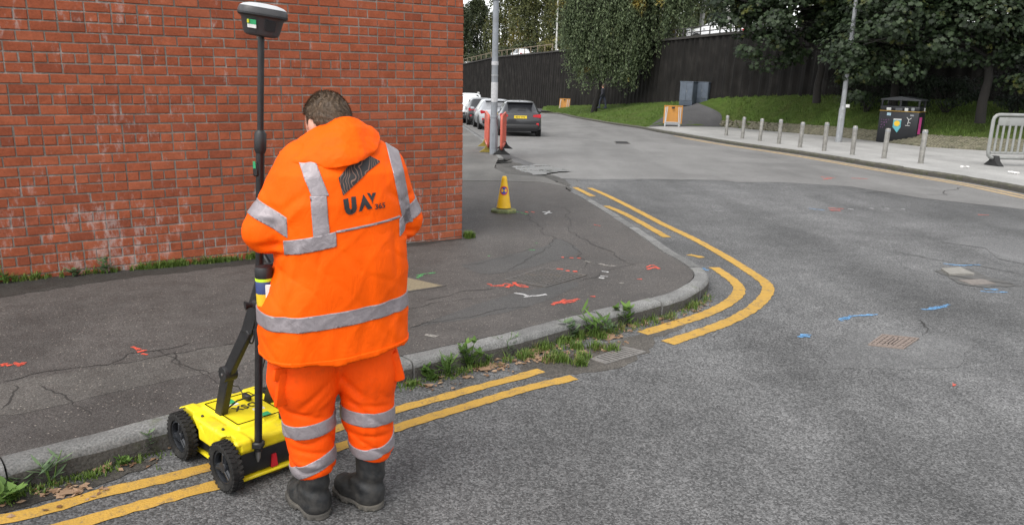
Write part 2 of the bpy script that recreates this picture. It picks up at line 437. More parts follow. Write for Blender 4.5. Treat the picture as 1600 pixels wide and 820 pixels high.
# ------------------------------------------------------------------ pavements and their kerb stones
kerb_line = [(-2.137, 2.916), (-1.901, 3.126), (-1.655, 3.355), (-1.311, 3.682), (-0.985, 3.994), (-0.659, 4.306), (-0.312, 4.596), (0.099, 4.925), (0.537, 5.330), (0.917, 5.634), (1.363, 6.035), (1.561, 6.305), (1.735, 6.619), (1.814, 6.849), (1.842, 7.062), (1.838, 7.227), (1.797, 7.575), (1.717, 7.987), (1.656, 8.642), (1.576, 9.500), (1.335, 11.328), (1.041, 13.317)]
k0, k1 = Vector(kerb_line[0]), Vector(kerb_line[2])
kerb_line = [tuple(k0 + (k0 - k1).normalized() * 4.5), tuple(k0 + (k0 - k1).normalized() * 2)] + kerb_line
kline = resample(smooth_line(kerb_line, 6), 0.06)
inner = offs(kline, 0.135)
back_left = [(-14, 4), (-14, 30), (-9, 40)]
edge_mid = [(0.923, 13.576), (0.499, 14.190), (-0.275, 14.237), (-0.804, 14.123), (-1.037, 14.073)]
pave = sheet('pavement', [tuple(p) for p in inner] + edge_mid + [(-3.4, 12.5), (-14, 10), (-14, 2.0)], M_pave, 0.118, kind='structure', thick=.16)
side_line = [(-0.257, 19.466), (-0.644, 23.357), (-1.167, 27.899), (-1.812, 32.865), (-2.646, 39.171), (-4.045, 49.583), (-5.986, 63.195)]
sline = resample(smooth_line(side_line, 4), 0.3); sinner = offs(sline, 0.15)
pave2 = sheet('side_pavement', [(0.938, 13.627), (0.502, 14.297), (-0.277, 14.344), (-0.810, 14.228), (-1.220, 14.139)][::-1] + [(0.936, 13.773), (0.595, 15.223), (-0.174, 15.667), (-0.443, 16.847), (-0.427, 18.480)] + [tuple(p) for p in sinner] + [(-20, 75), (-16, 30), (-5, 14)], M_worn, 0.114, kind='structure', thick=.16)

def kerb_stones(line, parent, top=.124, wid=.135, length=.78, fade=0, seed=3, mat=None):
    rg = random.Random(seed); acc = 0; cum = [0]
    for a, b in zip(line, line[1:]): cum.append(cum[-1] + (b - a).length)
    def at(s):
        for i in range(len(cum) - 1):
            if s <= cum[i + 1]:
                f = (s - cum[i]) / max(1e-6, cum[i + 1] - cum[i]); p = line[i].lerp(line[i + 1], f)
                j0, j1 = max(i - 1, 0), min(i + 2, len(line) - 1)
                t = (line[j1] - line[j0]).normalized(); return p, t
        return line[-1], (line[-1] - line[-2]).normalized()
    s = 0; total = cum[-1]; out = []
    while s < total - .05:
        L = min(length * rg.uniform(.85, 1.12), total - s); e = s + L; dz = rg.uniform(-.006, .006); dn = rg.uniform(-.007, .007)
        m = max(2, int(L / .09)); prof = [(0.0, -.16), (-.002, .082), (.010, .112), (.026, .121), (.075, .124), (wid - .006, .122), (wid, .10), (wid, -.16)]
        V = []; F = []; np_ = len(prof); c0 = at(s + L / 2)[0]
        for i in range(m + 1):
            q, t = at(s + .004 + (L - .008) * i / m); nn = Vector((-t.y, t.x))
            f = 1.0
            if fade and q.y > 0: f = max(.2, min(1.0, (total - (s + L * i / m)) / fade))
            for (o, z) in prof:
                zz = z * f if z > 0 else z
                if z > 0: zz += dz + rg.uniform(-.0025, .0025)
                pp = q + nn * (o + dn + (rg.uniform(-.002, .002) if z > 0 else 0)); V.append((pp.x - c0.x, pp.y - c0.y, gz(pp.y) - gz(c0.y) + zz + (top - .124)))
        for i in range(m):
            for k in range(np_ - 1): F.append((i * np_ + k, (i + 1) * np_ + k, (i + 1) * np_ + k + 1, i * np_ + k + 1))
        F.append(tuple(range(np_))); F.append(tuple(range(m * np_, (m + 1) * np_))[::-1])
        bm = bmesh.new(); vs = [bm.verts.new(v) for v in V]
        for f in F: bm.faces.new([vs[i] for i in f])
        o = bm_obj('kerb_stone', bm, mat or M_kerb, parent, autosmooth=50); o.location = (c0.x, c0.y, gz(c0.y)); out.append(o)
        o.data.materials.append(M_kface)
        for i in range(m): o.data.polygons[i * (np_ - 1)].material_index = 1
        s = e
    return out
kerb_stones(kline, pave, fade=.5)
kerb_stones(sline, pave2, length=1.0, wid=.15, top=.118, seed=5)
# broken dropped kerb with a puddle
apin = [(0.935, 13.578), (0.591, 15.103), (-0.173, 15.540), (-0.457, 16.843), (-0.427, 18.480), (-0.273, 19.461)]; apout = [(1.148, 14.224), (1.337, 16.017), (1.180, 18.532), (0.708, 20.192), (0.195, 21.279), (-0.163, 21.842)]
V = []; rg = random.Random(4); nA = 6; F = []
ai = [p + Vector((rg.uniform(-.07, .07), rg.uniform(-.14, .14))) if 0 < i_ else p for i_, p in enumerate(resample(smooth_line(apin, 5), .22))]; ao = [Vector(p) for p in smooth_line(apout, 8)]
ao = [ao[int(i * (len(ao) - 1) / (len(ai) - 1))] + Vector((rg.uniform(-.06, .12), rg.uniform(-.15, .15))) for i in range(len(ai))]
for i in range(len(ai)):
    for j in range(nA + 1):
        s = j / nA; p = ai[i].lerp(ao[i], s); z = .108 * (1 - s) ** 1.3 + .001 + (rg.uniform(-.008, .006) if 0 < j < nA else 0) - .035 * math.sin(math.pi * s)
        V.append((p.x, p.y, gz(p.y) + z))
        if i and j: b = i * (nA + 1) + j; F.append((b, b - 1, b - nA - 2, b - nA - 1))
tag(mk('broken_crossover', V, F, M_dirt, smooth=True), kind='structure')
t = NT('puddle water'); co = t.coord()
wn = t.noise(co, 3, 5, .7); M_water = t.done(t.ramp(wn, [(.4, (.06, .058, .054)), (.6, (.17, .168, .162))]), t.ramp(wn, [(.42, .22), (.6, .6)]), t.bump(t.noise(co, 12, 4), .004, .3), spec=.6)
sheet('puddle', rough_poly([(-0.387, 16.917), (-0.200, 17.706), (0.175, 18.446), (0.650, 18.913), (0.975, 18.161), (1.196, 17.596), (0.765, 16.772), (0.336, 16.270), (-0.045, 16.313)], .12, .12, 4), M_water, 0.032, kind='structure')

# far pavement across the street
far_line = [(-0.360, 76.994), (2.007, 71.363), (3.900, 69.654), (4.466, 60.216), (5.812, 48.260), (6.797, 42.665), (7.054, 38.632), (7.727, 33.599), (8.220, 29.705), (9.072, 25.536), (9.414, 23.352), (9.832, 19.722), (10.200, 17.133), (10.216, 15.346), (10.111, 13.440)]
fline = resample(smooth_line(far_line, 5), 0.35); finner = offs(fline, 0.16)
concrete = sheet('far_pavement', [tuple(p) for p in finner if p.x > 8.5] + [(19.342, 24.455), (17.662, 26.866), (15.460, 29.019), (14.748, 36.186), (13.619, 39.909), (11.937, 44.737), (8.612, 43.708), (6.995, 41.955)], M_conc, 0.118, kind='structure', thick=.16)
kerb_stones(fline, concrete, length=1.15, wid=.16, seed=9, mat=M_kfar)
sheet('far_footway', [(-1.688, 80.154), (2.158, 76.875), (3.985, 73.384), (4.634, 67.034), (6.926, 85.303), (7.872, 102.272), (2.793, 100.016), (-3.583, 95.606)], M_path, 0.117, kind='structure')

# ------------------------------------------------------------------ painted lines
YW = .088
ya = ribbon('yellow_line', [(-2.9, 2.35)] + [(-2.031, 2.729), (-1.736, 2.950), (-1.395, 3.186), (-1.162, 3.400), (-0.906, 3.640), (-0.552, 3.961), (-0.228, 4.228), (0.017, 4.422), (0.204, 4.581)], YW, M_yellow, .004, kind='structure', jit=.009, seed=2)
yb = ribbon('yellow_line', [(-2.6, 2.1)] + [(-1.741, 2.695), (-1.508, 2.877), (-1.275, 3.050), (-1.052, 3.241), (-0.815, 3.453), (-0.521, 3.733), (-0.197, 4.010), (0.094, 4.259), (0.404, 4.470)], YW, M_yellow, .004, kind='structure', jit=.008, seed=3)
ribbon('yellow_line', [(0.983, 5.417), (1.261, 5.666), (1.528, 5.916), (1.793, 6.234), (1.992, 6.558), (2.100, 6.819), (2.139, 7.042), (2.137, 7.328), (2.105, 7.752)], .115, M_yellow, .004, kind='structure', jit=.008, seed=4)
ribbon('yellow_line', [(1.127, 5.203), (1.427, 5.483), (1.747, 5.809), (2.005, 6.146), (2.235, 6.537), (2.374, 6.845), (2.436, 7.173), (2.417, 7.726), (2.360, 8.503), (2.249, 9.437), (2.081, 10.424), (1.896, 11.767), (1.649, 13.399), (1.434, 14.479)], .115, M_yellow, .004, kind='structure', jit=.008, seed=5)
ribbon('yellow_line', [(1.479, 12.113), (1.659, 11.340), (1.800, 10.437), (1.936, 9.440)], .115, M_yellow, .004, kind='structure', jit=.008, seed=6)
ribbon('yellow_line', [(1.159, 14.525), (1.257, 13.957), (1.377, 13.264)], .115, M_yellow, .004, kind='structure', jit=.008, seed=7)
ribbon('yellow_line', [(1.985, 8.388), (2.036, 8.324), (2.091, 8.228)], .10, M_yellow, .004, kind='structure', jit=.02, seed=8)
for d, sd in ((-.26, 11), (-.50, 12)):
    L = [p for p in offs(fline, d) if p.x > 7.2]
    ribbon('faded_yellow_line', [tuple(p) for p in L][::2], .14, M_faded, .008, kind='structure', jit=.02, seed=sd)

# ------------------------------------------------------------------ sprayed survey marks (flat paint on the surfaces)
def blob(parent, m, pts, off, wid, label=None, seed=0):
    o = ribbon('paint_mark', pts, wid, m, off, parent, jit=wid * .42, seed=seed)
    if label: o['label'] = label
    return o
PO = .1215
sd = 20
for m, lb, wid, lines in (
    (M_red, 'red sprayed survey mark', .035, [[(-0.199, 6.357), (-0.147, 6.272), (-0.083, 6.323)], [(-0.093, 6.255), (-0.051, 6.371), (0.005, 6.287)], [(-0.038, 6.238), (0.032, 6.357), (0.125, 6.321)], [(0.026, 6.425), (0.070, 6.293), (0.146, 6.278)], [(0.317, 5.727), (0.413, 5.830), (0.547, 5.920)], [(0.340, 5.785), (0.437, 5.890)], [(0.409, 5.773), (0.517, 5.859)], [(1.289, 7.139), (1.372, 7.261), (1.411, 7.097)], [(1.288, 7.057), (1.382, 7.177)], [(1.027, 9.566), (1.098, 9.480)], [(0.643, 6.009), (0.685, 6.012)], [(1.123, 6.654), (1.169, 6.659)], [(0.422, 6.991), (0.481, 6.970)], [(0.502, 6.919), (0.538, 6.923)], [(0.566, 6.900), (0.608, 6.904)], [(0.495, 7.519), (0.521, 7.522)], [(0.577, 7.497), (0.616, 7.502)], [(0.655, 7.506), (0.685, 7.479)], [(-2.921, 4.122), (-2.926, 4.176)], [(-2.941, 4.164), (-2.879, 4.136)], [(-2.890, 4.189), (-2.814, 4.151)], [(-2.823, 4.129), (-2.833, 4.193)], [(-2.356, 4.519), (-2.289, 4.463)], [(-2.282, 4.415), (-2.238, 4.454)], [(-2.241, 4.394), (-2.196, 4.374)], [(0.161, 10.506), (0.213, 10.456)], [(0.250, 10.520), (0.293, 10.468)]]),
    (M_white, 'white sprayed survey mark', .04, [[(0.022, 6.053), (0.090, 6.018), (0.141, 5.942)], [(0.100, 5.938), (0.188, 5.986), (0.289, 6.037)], [(0.837, 6.928), (0.900, 6.909)], [(0.805, 6.745), (0.873, 6.727)], [(0.780, 6.668), (0.829, 6.649)], [(0.411, 10.546), (0.531, 10.448)], [(0.438, 10.318), (0.503, 10.620)]]),
    (M_green, 'green sprayed survey mark', .025, [[(-0.851, 6.598), (-0.790, 6.654), (-0.692, 6.715)], [(-0.828, 6.503), (-0.781, 6.680)], [(-0.008, 10.538), (0.089, 10.436), (0.193, 10.280)], [(0.248, 8.232), (0.276, 8.236)], [(-0.246, 7.495), (-0.214, 7.499)], [(0.172, 7.869), (0.238, 7.844)]]),
    (M_pale, None, .05, [[(0.713, 7.362), (0.778, 7.310)], [(0.842, 7.259), (0.926, 7.183), (1.001, 7.192)], [(0.947, 6.493), (0.978, 6.473)], [(-0.571, 4.908), (-0.486, 4.872)], [(-1.185, 5.704), (-1.152, 5.688)], [(0.779, 9.728), (0.808, 9.682)]])):
    for ln in lines:
        sd += 1; blob(pave, m, ln, PO, wid, lb, sd)

for ln in ([(2.639, 5.866), (2.745, 5.983), (2.884, 6.050), (3.041, 6.082)], [(2.689, 5.923), (2.804, 6.025)], [(3.502, 6.276), (3.639, 6.328), (3.837, 6.469)], [(3.610, 6.326), (3.789, 6.403)], [(2.139, 5.414), (2.216, 5.482), (2.259, 5.470)], [(2.165, 5.447), (2.232, 5.421)], [(4.428, 6.994), (4.526, 6.956), (4.666, 6.969)], [(4.513, 7.075), (4.640, 7.063)], [(4.750, 8.230), (4.887, 8.149), (5.131, 8.208)], [(4.816, 12.381), (4.996, 12.200)], [(1.975, 7.708), (2.000, 7.593)]):
    sd += 1; blob(bpy.data.objects['road'], M_blue, ln, .005, .045, 'blue sprayed survey mark', sd)
for ln in ([(7.058, 17.682), (7.309, 17.465)], [(6.893, 17.109), (7.229, 17.448)], [(7.711, 17.555), (8.067, 17.499)], [(5.151, 12.436), (5.389, 12.403)], [(5.083, 12.214), (5.252, 12.172)], [(7.410, 12.109), (7.558, 12.066)], [(2.774, 4.494), (2.793, 4.485)]):
    sd += 1; blob(bpy.data.objects['road'], M_red, ln, .009, .06, 'red sprayed survey mark', sd)
for ln in ([(5.468, 12.416), (5.536, 12.357)], [(5.875, 12.554), (5.931, 12.492)], [(6.150, 12.599), (6.205, 12.536)], [(6.411, 12.570), (6.442, 12.503)]):
    sd += 1; blob(bpy.data.objects['road'], M_white, ln, .009, .05, 'white sprayed survey mark', sd)
# tar seams and old trench edges across the footway
M_seam = plain('tar seam', (.026, .024, .022), .8, scale=40, bump=.4)
for i, ln in enumerate(([(-2.771, 3.881), (-2.656, 4.036), (-2.462, 4.143), (-2.169, 4.307), (-1.965, 4.462), (-1.673, 4.713)], [(-1.673, 4.713), (-1.350, 5.173), (-0.763, 5.523), (-0.299, 5.862), (-0.020, 6.008)], [(-0.698, 5.043), (-0.450, 5.248), (-0.182, 5.469), (0.156, 5.676)],
        [(-2.211, 4.481), (-2.001, 4.319), (-1.694, 4.071)], [(-2.553, 3.867), (-2.263, 3.663), (-2.061, 3.473)], [(-0.057, 6.808), (0.192, 7.546), (0.504, 8.572), (0.308, 9.415), (0.117, 10.558)], [(-2.360, 4.161), (-2.324, 4.388), (-2.126, 4.487), (-2.030, 4.620)], [(-2.080, 4.454), (-1.878, 4.162), (-1.587, 3.930)], [(-2.686, 3.859), (-2.535, 3.523)],
        [(0.504, 8.572), (0.703, 7.866), (0.740, 7.306), (0.594, 6.505)], [(0.549, 11.262), (0.736, 9.824), (0.763, 8.605), (1.066, 7.809), (1.217, 7.187)], [(-0.485, 7.056), (-0.065, 7.454), (0.340, 8.063)], [(0.594, 6.505), (0.834, 6.902), (1.264, 7.365)], [(-0.693, 5.748), (-0.416, 6.073), (-0.102, 6.210)])):
    crack('seam', ln, .0065, M_seam, .1205, pave, 60 + i)
for i, ln in enumerate(([(4.517, 8.907), (4.681, 8.561), (4.945, 8.252), (5.322, 7.741)], [(10.599, 16.771), (8.359, 14.732), (6.166, 14.804)], [(4.475, 7.653), (4.721, 7.402), (5.003, 7.248)], [(3.327, 5.959), (3.095, 5.488)])):
    crack('seam', ln, .010, M_seam, .0088, bpy.data.objects['road'], 90 + i)
crack('seam', [(0.857, 15.790), (1.791, 15.637), (2.921, 16.118), (4.028, 16.236), (4.434, 15.733)], .014, M_seam, .0088, bpy.data.objects['road'], 99)
# reinstated trench strips, a shade off the old footway
M_pp = asphalt('newer footway patch', .06, .145, 190, .22, bumpd=.0015, tint=(1.03, 1, .97)); M_pq = asphalt('older footway patch', .085, .19, 150, .3, bumpd=.002, tint=(1.08, 1, .92), specks=.3)
for m_, P in ((M_pp, [(-0.698, 5.043), (0.156, 5.676), (0.594, 6.505), (-0.020, 6.008)]), (M_pq, [(-2.753, 3.854), (-1.660, 4.674), (-1.533, 4.295), (-2.055, 3.844), (-2.486, 3.448)]), (M_pp, [(-0.485, 7.056), (0.340, 8.063), (0.504, 8.572), (0.703, 7.866), (0.310, 7.200), (-0.229, 6.713)])):
    sheet('pavement_patch', rough_poly(P, .012, .06, 8), m_, .1192, pave)


# ================================================================== grass bank, ribbed retaining wall, upper street
bank_f = [(2.650, 80.427), (4.675, 63.085), (5.955, 49.466), (6.878, 42.296), (8.707, 44.196), (12.072, 45.249), (13.619, 39.909), (14.748, 36.186), (15.460, 29.019), (17.662, 26.866), (20.128, 24.678)]
wall_b = [(3.174, 88.000, -2.108), (4.485, 83.000, -1.856), (8.676, 69.000, -0.970), (11.065, 58.000, -0.313), (12.046, 53.000, -0.008), (12.903, 49.000, 0.476), (15.146, 44.000, 0.792), (16.444, 41.000, 0.877), (19.890, 38.000, 0.836), (23.243, 36.000, 0.843), (26.677, 33.000, 0.911)]
NB = 10; NT_ = len(bank_f)
def bank(t, s):
    """point of the bank: t along the street (0..10), s from the pavement edge to the wall"""
    i = min(int(t), NT_ - 2); f = t - i
    a = Vector(bank_f[i]).lerp(Vector(bank_f[i + 1]), f); b = Vector(wall_b[i]).lerp(Vector(wall_b[i + 1]), f)
    p = a.lerp(b.to_2d(), s); r = b.z - gz(b.y)
    z = .12 + (r - .12) * (s ** .85 * .55 + .45 * (3 * s * s - 2 * s ** 3))
    return Vector((p.x, p.y, gz(p.y) + z))
V = []; F = []; NS = 80; MS = 24; rg = random.Random(12)
for i in range(NS + 1):
    for j in range(MS + 1):
        p = bank((NT_ - 1) * i / NS, j / MS); p.z += (rg.uniform(-.03, .05) if 0 < j < MS else 0) - (.03 if j == 0 else 0); V.append(p)
        if i and j: b = i * (MS + 1) + j; F.append((b, b - 1, b - MS - 2, b - MS - 1))
tag(mk('grass_bank', V, F, M_grass, smooth=True), kind='structure')
# path up the bank to the cabinets
V = []; F = []
for i in range(13):
    s = i / 12 * .93
    tl = 3.25 + (3.75 - 3.25) * min(1, s * 1.5); sm_ = min(1, max(0, (s - .3) / .63)); trr = 4.97 - .85 * sm_ * sm_ * (3 - 2 * sm_)
    for j in range(9):
        p = bank(tl + (trr - tl) * j / 8, s); p.z += .004 + .05 * min(1, s * 6); V.append(p)
        if i and j: b = i * 9 + j; F.append((b, b - 1, b - 10, b - 9))
tag(mk('footpath', V, F, M_path, smooth=True), kind='structure')
# cobbled strip at the foot of the bank, small setts
M_sett = plain('sett stone', (.135, .125, .085), .85, var=.4, scale=5, bump=.5, dirt=(.05, .06, .025))
mb = MB(); rg = random.Random(5)
for i in range(150):
    for j in range(9):
        t = 4.95 + (9.95 - 4.95) * (i + (j % 2) * .5) / 150; s = .01 + j * .023
        if t < 6.2 and rg.random() < (6.2 - t) * .6: continue
        p = bank(t, s); q = bank(t + .033, s); d = (q - p).to_2d().normalized(); n_ = Vector((-d.y, d.x))
        L = (q - p).length * .46; W = .095; h = rg.uniform(.05, .085)
        c = [p.to_2d() + d * a * L + n_ * b * W for a, b in ((-1, -1), (1, -1), (1, 1), (-1, 1))]
        k = [p.to_2d() + d * a * L * .75 + n_ * b * W * .75 for a, b in ((-1, -1), (1, -1), (1, 1), (-1, 1))]
        mb.add([(v.x, v.y, p.z - .03) for v in c] + [(v.x, v.y, p.z + h * .6) for v in c] + [(v.x, v.y, p.z + h) for v in k],
               [(0, 1, 5, 4), (1, 2, 6, 5), (2, 3, 7, 6), (3, 0, 4, 7), (4, 5, 9, 8), (5, 6, 10, 9), (6, 7, 11, 10), (7, 4, 8, 11), (8, 9, 10, 11)])
tag(mb.build('setts', M_sett), 'strip of small mossy stone setts along the foot of the grass bank', 'setts', kind='stuff')

# retaining wall with vertical ribs
t = NT('soot dark ribbed concrete'); co = t.coord(True); n1 = t.noise(co, .9, 6, .65); n2 = t.noise(t.mapping(co, (3, 3, .25)), 1.2, 5, .6); n3 = t.noise(co, 30, 3, .7)
c = t.ramp(n1, [(.3, (.0095, .0087, .008)), (.55, (.019, .0173, .0158)), (.72, (.034, .031, .028))])
c = t.mix(1.0, c, t.ramp(n2, [(.3, .6), (.7, 1.25)]), 'MULTIPLY'); c = t.mix(.5, c, t.ramp(n3, [(.3, .6), (.7, 1.0)]), 'MULTIPLY')
M_ret = t.done(c, .95, t.bump(n3, .02, .6), spec=.2)
wl = [(700, 165, 103, 140), (725, 165, 101, 128)]
wpts = [(-38.241, 190.000, -8.524), (-14.020, 148.000, -5.174), (-8.462, 128.000, -4.054), (-2.774, 110.000, -3.224), (3.174, 88.000, -2.108), (4.485, 83.000, -1.856), (8.676, 69.000, -0.970), (11.065, 58.000, -0.313), (12.046, 53.000, -0.008), (12.903, 49.000, 0.476), (15.146, 44.000, 0.792), (16.444, 41.000, 0.877), (19.890, 38.000, 0.836), (23.243, 36.000, 0.843), (26.677, 33.000, 0.911), (30.093, 31.000, 1.004)]
wtop = [.9, 1.95, 2.43, 3.35, 3.62, 3.70, 3.95, 4.06, 4.09, 4.12, 4.16, 4.18, 4.2, 4.2, 4.2, 4.2]
dense = []
for (a, b, ta, tb) in zip(wpts, wpts[1:], wtop, wtop[1:]):
    a = Vector(a); b = Vector(b); m = max(1, int(((b - a).to_2d().length) / .2))
    for i in range(m):
        f = i / m; p = a.lerp(b, f); dense.append((p.x, p.y, p.z, ta + (tb - ta) * f))
ret = thing('retaining_wall', 'tall soot-dark ribbed retaining wall behind the grass bank', 'wall', (dense[0][0], dense[0][1], dense[0][2]))
ox, oy, oz = dense[0][:3]
V = []; F = []; rg = random.Random(3); nW = 0
for i, (x, y, zb, zt) in enumerate(dense):
    j = min(i + 1, len(dense) - 1); k = max(i - 1, 0); d = Vector((dense[j][0] - dense[k][0], dense[j][1] - dense[k][1])).normalized(); n_ = Vector((d.y, -d.x))
    n_ = n_ if n_.dot(Vector((0, -1))) > 0 or n_.x < 0 else -n_
    if n_.x > 0: n_ = -n_
    ph = i % 4; o = .10 if ph in (0, 1) else 0.0; o += rg.uniform(-.012, .012)
    bt = .25
    V += [(x + n_.x * (o + bt) - ox, y + n_.y * (o + bt) - oy, zb - 1.2 - oz), (x + n_.x * o - ox, y + n_.y * o - oy, zt - oz), (x - n_.x * .5 - ox, y - n_.y * .5 - oy, zt - oz), (x - n_.x * .5 - ox, y - n_.y * .5 - oy, zb - 1.2 - oz)]
    if i:
        b = i * 4
        for q in range(3): F.append((b - 4 + q, b + q, b + q + 1, b - 3 + q))
mk('wall_face', V, F, M_ret, ret)
M_cope = plain('coping stone', (.035, .032, .029), .9, scale=3, var=.3, bump=.4)
V = []; F = []
for i, (x, y, zb, zt) in enumerate(dense):
    j = min(i + 1, len(dense) - 1); k = max(i - 1, 0); d = Vector((dense[j][0] - dense[k][0], dense[j][1] - dense[k][1])).normalized(); n_ = Vector((d.y, -d.x))
    if n_.x > 0: n_ = -n_
    for (o, z) in ((.17, .003), (.17, .16), (-.55, .18), (-.55, .003)): V.append((x + n_.x * o - ox, y + n_.y * o - oy, zt + z - oz))
    if i:
        b = i * 4
        for q in range(4): F.append((b - 4 + q, b + q, b + (q + 1) % 4, b - 4 + (q + 1) % 4))
mk('coping', V, F, M_cope, ret)
# upper street behind the wall
up_in = [(x + .35, y + .3) for (x, y, zb, zt) in dense[::6]]; V = []; F = []
for i, (x, y, zb, zt) in enumerate(dense[::6]):
    V += [(x + .3, y + .2, zt - .12), (x + 60, y + 90, zt - .12)]
    if i: F.append((2 * i - 2, 2 * i - 1, 2 * i + 1, 2 * i))
tag(mk('upper_street', V, F, M_path), kind='structure')

# ================================================================== brick wall at the corner, every brick in view its own piece
PB, LB = .0815, .196
A0 = Vector((-4.179, 6.026)); WU = Vector((.832, .5553)); WN = Vector((WU.y, -WU.x))
t = NT('red facing brick'); co = t.coord(True)
oi = t.n('ObjectInfo'); ge = t.n('NewGeometry')
rnd = t.math('FRACT', t.math('ADD', oi.outputs['Random'], ge.outputs['Random Per Island']))
c = t.ramp(rnd, [(0, (.250, .070, .038)), (.2, (.310, .085, .042)), (.6, (.335, .093, .046)), (.9, (.365, .107, .054)), (1, (.280, .081, .046))])
n1 = t.noise(co, 55, 5, .7); n2 = t.noise(co, 9, 5, .65)
c = t.mix(.6, c, t.ramp(n1, [(.3, .55), (.6, 1.0)]), 'MULTIPLY'); c = t.mix(.55, c, t.ramp(n2, [(.3, .6), (.65, 1.05)]), 'MULTIPLY')
def lime(t, c, co, thr=.60, amt=.5):
    """lime bloom: ragged pale runs, stronger in some courses"""
    st = t.noise(t.mapping(co, (9, 9, 3.5)), 1.7, 8, .75); sp = t.noise(co, 1.25, 3, .5)
    k = t.math('ADD', st, t.math('MULTIPLY', t.math('SUBTRACT', sp, .5), .55))
    hz = t.n('SeparateXYZ'); t.l(co, hz.inputs[0])
    lo_ = t.math('SUBTRACT', 1.0, t.math('MULTIPLY', t.math('ADD', hz.outputs[2], .1), 1.6)); k = t.math('ADD', k, t.math('MULTIPLY', t.math('MAXIMUM', lo_, 0.0), .055))
    k = t.ramp(k, [(thr, 0.0), (thr + .06, amt * .45), (thr + .14, amt)])
    return t.mix(k, c, (.46, .42, .40))
c = lime(t, c, co, .60, .5)
M_brick = t.done(c, .88, t.bump(n1, .004, .6), spec=.12)
t = NT('lime mortar'); co = t.coord(True); n1 = t.noise(co, 70, 4, .7); n2 = t.noise(co, 2.5, 5, .6)
c = t.ramp(n2, [(.3, (.16, .135, .115)), (.55, (.25, .215, .185)), (.75, (.35, .31, .27))]); c = t.mix(.6, c, t.ramp(n1, [(.3, .5), (.6, 1.0)]), 'MULTIPLY')
c = lime(t, c, co, .55, .55)
M_mortar = t.done(c, .95, t.bump(n1, .006, .8), spec=.2)
S_END = 4.345
base = A0 + WU * 0.0
bw = thing('brick_wall', 'red brick building corner with pale lime streaks left of the worker', 'wall', (A0.x, A0.y, -.30), math.atan2(WU.y, WU.x))
# local frame of the wall: x along it, y inwards, z up from the footing
WZ0 = -.30; WTOP = 3.45
mb = MB()
mb.add([(-2.0, .008, 0), (S_END - .008, .008, 0), (S_END - .008, .008, WTOP), (-2.0, .008, WTOP), (S_END - .008, 4.0, 0), (S_END - .008, 4.0, WTOP), (-2.0, 4.0, 0), (-2.0, 4.0, WTOP)],
       [(0, 1, 2, 3), (1, 4, 5, 2), (3, 2, 5, 7), (6, 0, 3, 7), (4, 6, 7, 5)])
mb.build('mortar', M_mortar, bw)
MB().box(((S_END - 2) / 2 + .03, 2.0, WTOP + .06), (S_END + 2.12, 4.1, .115), ch=.006).build('coping', M_cope, bw)
def brick_shape(L, h, seed):
    rg = random.Random(seed); e = .0035; d = .05
    o = [(-L / 2, -h / 2), (L / 2, -h / 2), (L / 2, h / 2), (-L / 2, h / 2)]
    V = [(x + rg.uniform(-.0015, .0015), d, z) for x, z in o]
    V += [(x + rg.uniform(-.002, .002), e + .002, z + rg.uniform(-.0018, .0018)) for x, z in o]
    V += [(x * (1 - 2.4 * e / L) + rg.uniform(-.001, .001), rg.uniform(-.002, .001), z * (1 - 2.4 * e / h) + rg.uniform(-.001, .001)) for x, z in o]
    F = [(8, 9, 10, 11), (4, 5, 9, 8), (5, 6, 10, 9), (6, 7, 11, 10), (7, 4, 8, 11), (0, 1, 5, 4), (1, 2, 6, 5), (2, 3, 7, 6), (3, 0, 4, 7)]
    return V, F
shapes = {}
def shape(L, v):
    k = (round(L, 4), v)
    if k not in shapes: shapes[k] = [brick_shape(L, PB - .011, len(shapes) * 7 + 1), None]
    return shapes[k]
rg = random.Random(21); bricks = []
ncourse = int(WTOP / PB); hdr_top = 1.443 - WZ0
for ci in range(ncourse):
    z = hdr_top - PB * round(hdr_top / PB) + PB * ci + PB / 2
    rel = round((hdr_top - (z + PB / 2)) / PB) % 4
    header = rel == 0
    for face in (0, 1):
        x1 = S_END if face == 0 else 4.0; pitch = LB / 2 if header else LB
        x = x1; first = True
        if face == 0: lead = {0: LB / 2, 1: LB, 2: LB / 2, 3: LB}[rel]
        else: lead = {0: LB, 1: LB / 2, 2: LB, 3: LB / 2}[rel]
        lo = -1.9 if face == 0 else .0
        seq = []
        if face == 0:
            x = S_END
            L = lead
            while x - L > lo: seq.append((x - L / 2, L)); x -= L; L = pitch
            for (xc, L) in seq: bricks.append((xc, z, L, 0))
        else:
            x = .0; L = lead
            while x + L < 3.9: bricks.append((x + L / 2, z, L, 1)); x += L; L = pitch
def in_view(xc, z):
    wx = A0.x + WU.x * xc; wy = A0.y + WU.y * xc; wz = z + WZ0
    v = camo.matrix_world.inverted() @ Vector((wx, wy, wz)); u = -v.x / v.z * FPX; q = -v.y / v.z * FPX
    return abs(u) < 790 and abs(q) < 404 and wz > gz(wy) + .1, 1 / (v.z * v.z)
cand = []
for i, (xc, z, L, face) in enumerate(bricks):
    if face == 0:
        ok, a = in_view(xc, z)
        if ok: cand.append((a * L, i))
cand.sort(reverse=True); solo = set(i for a, i in cand[:300])
rest = MB()
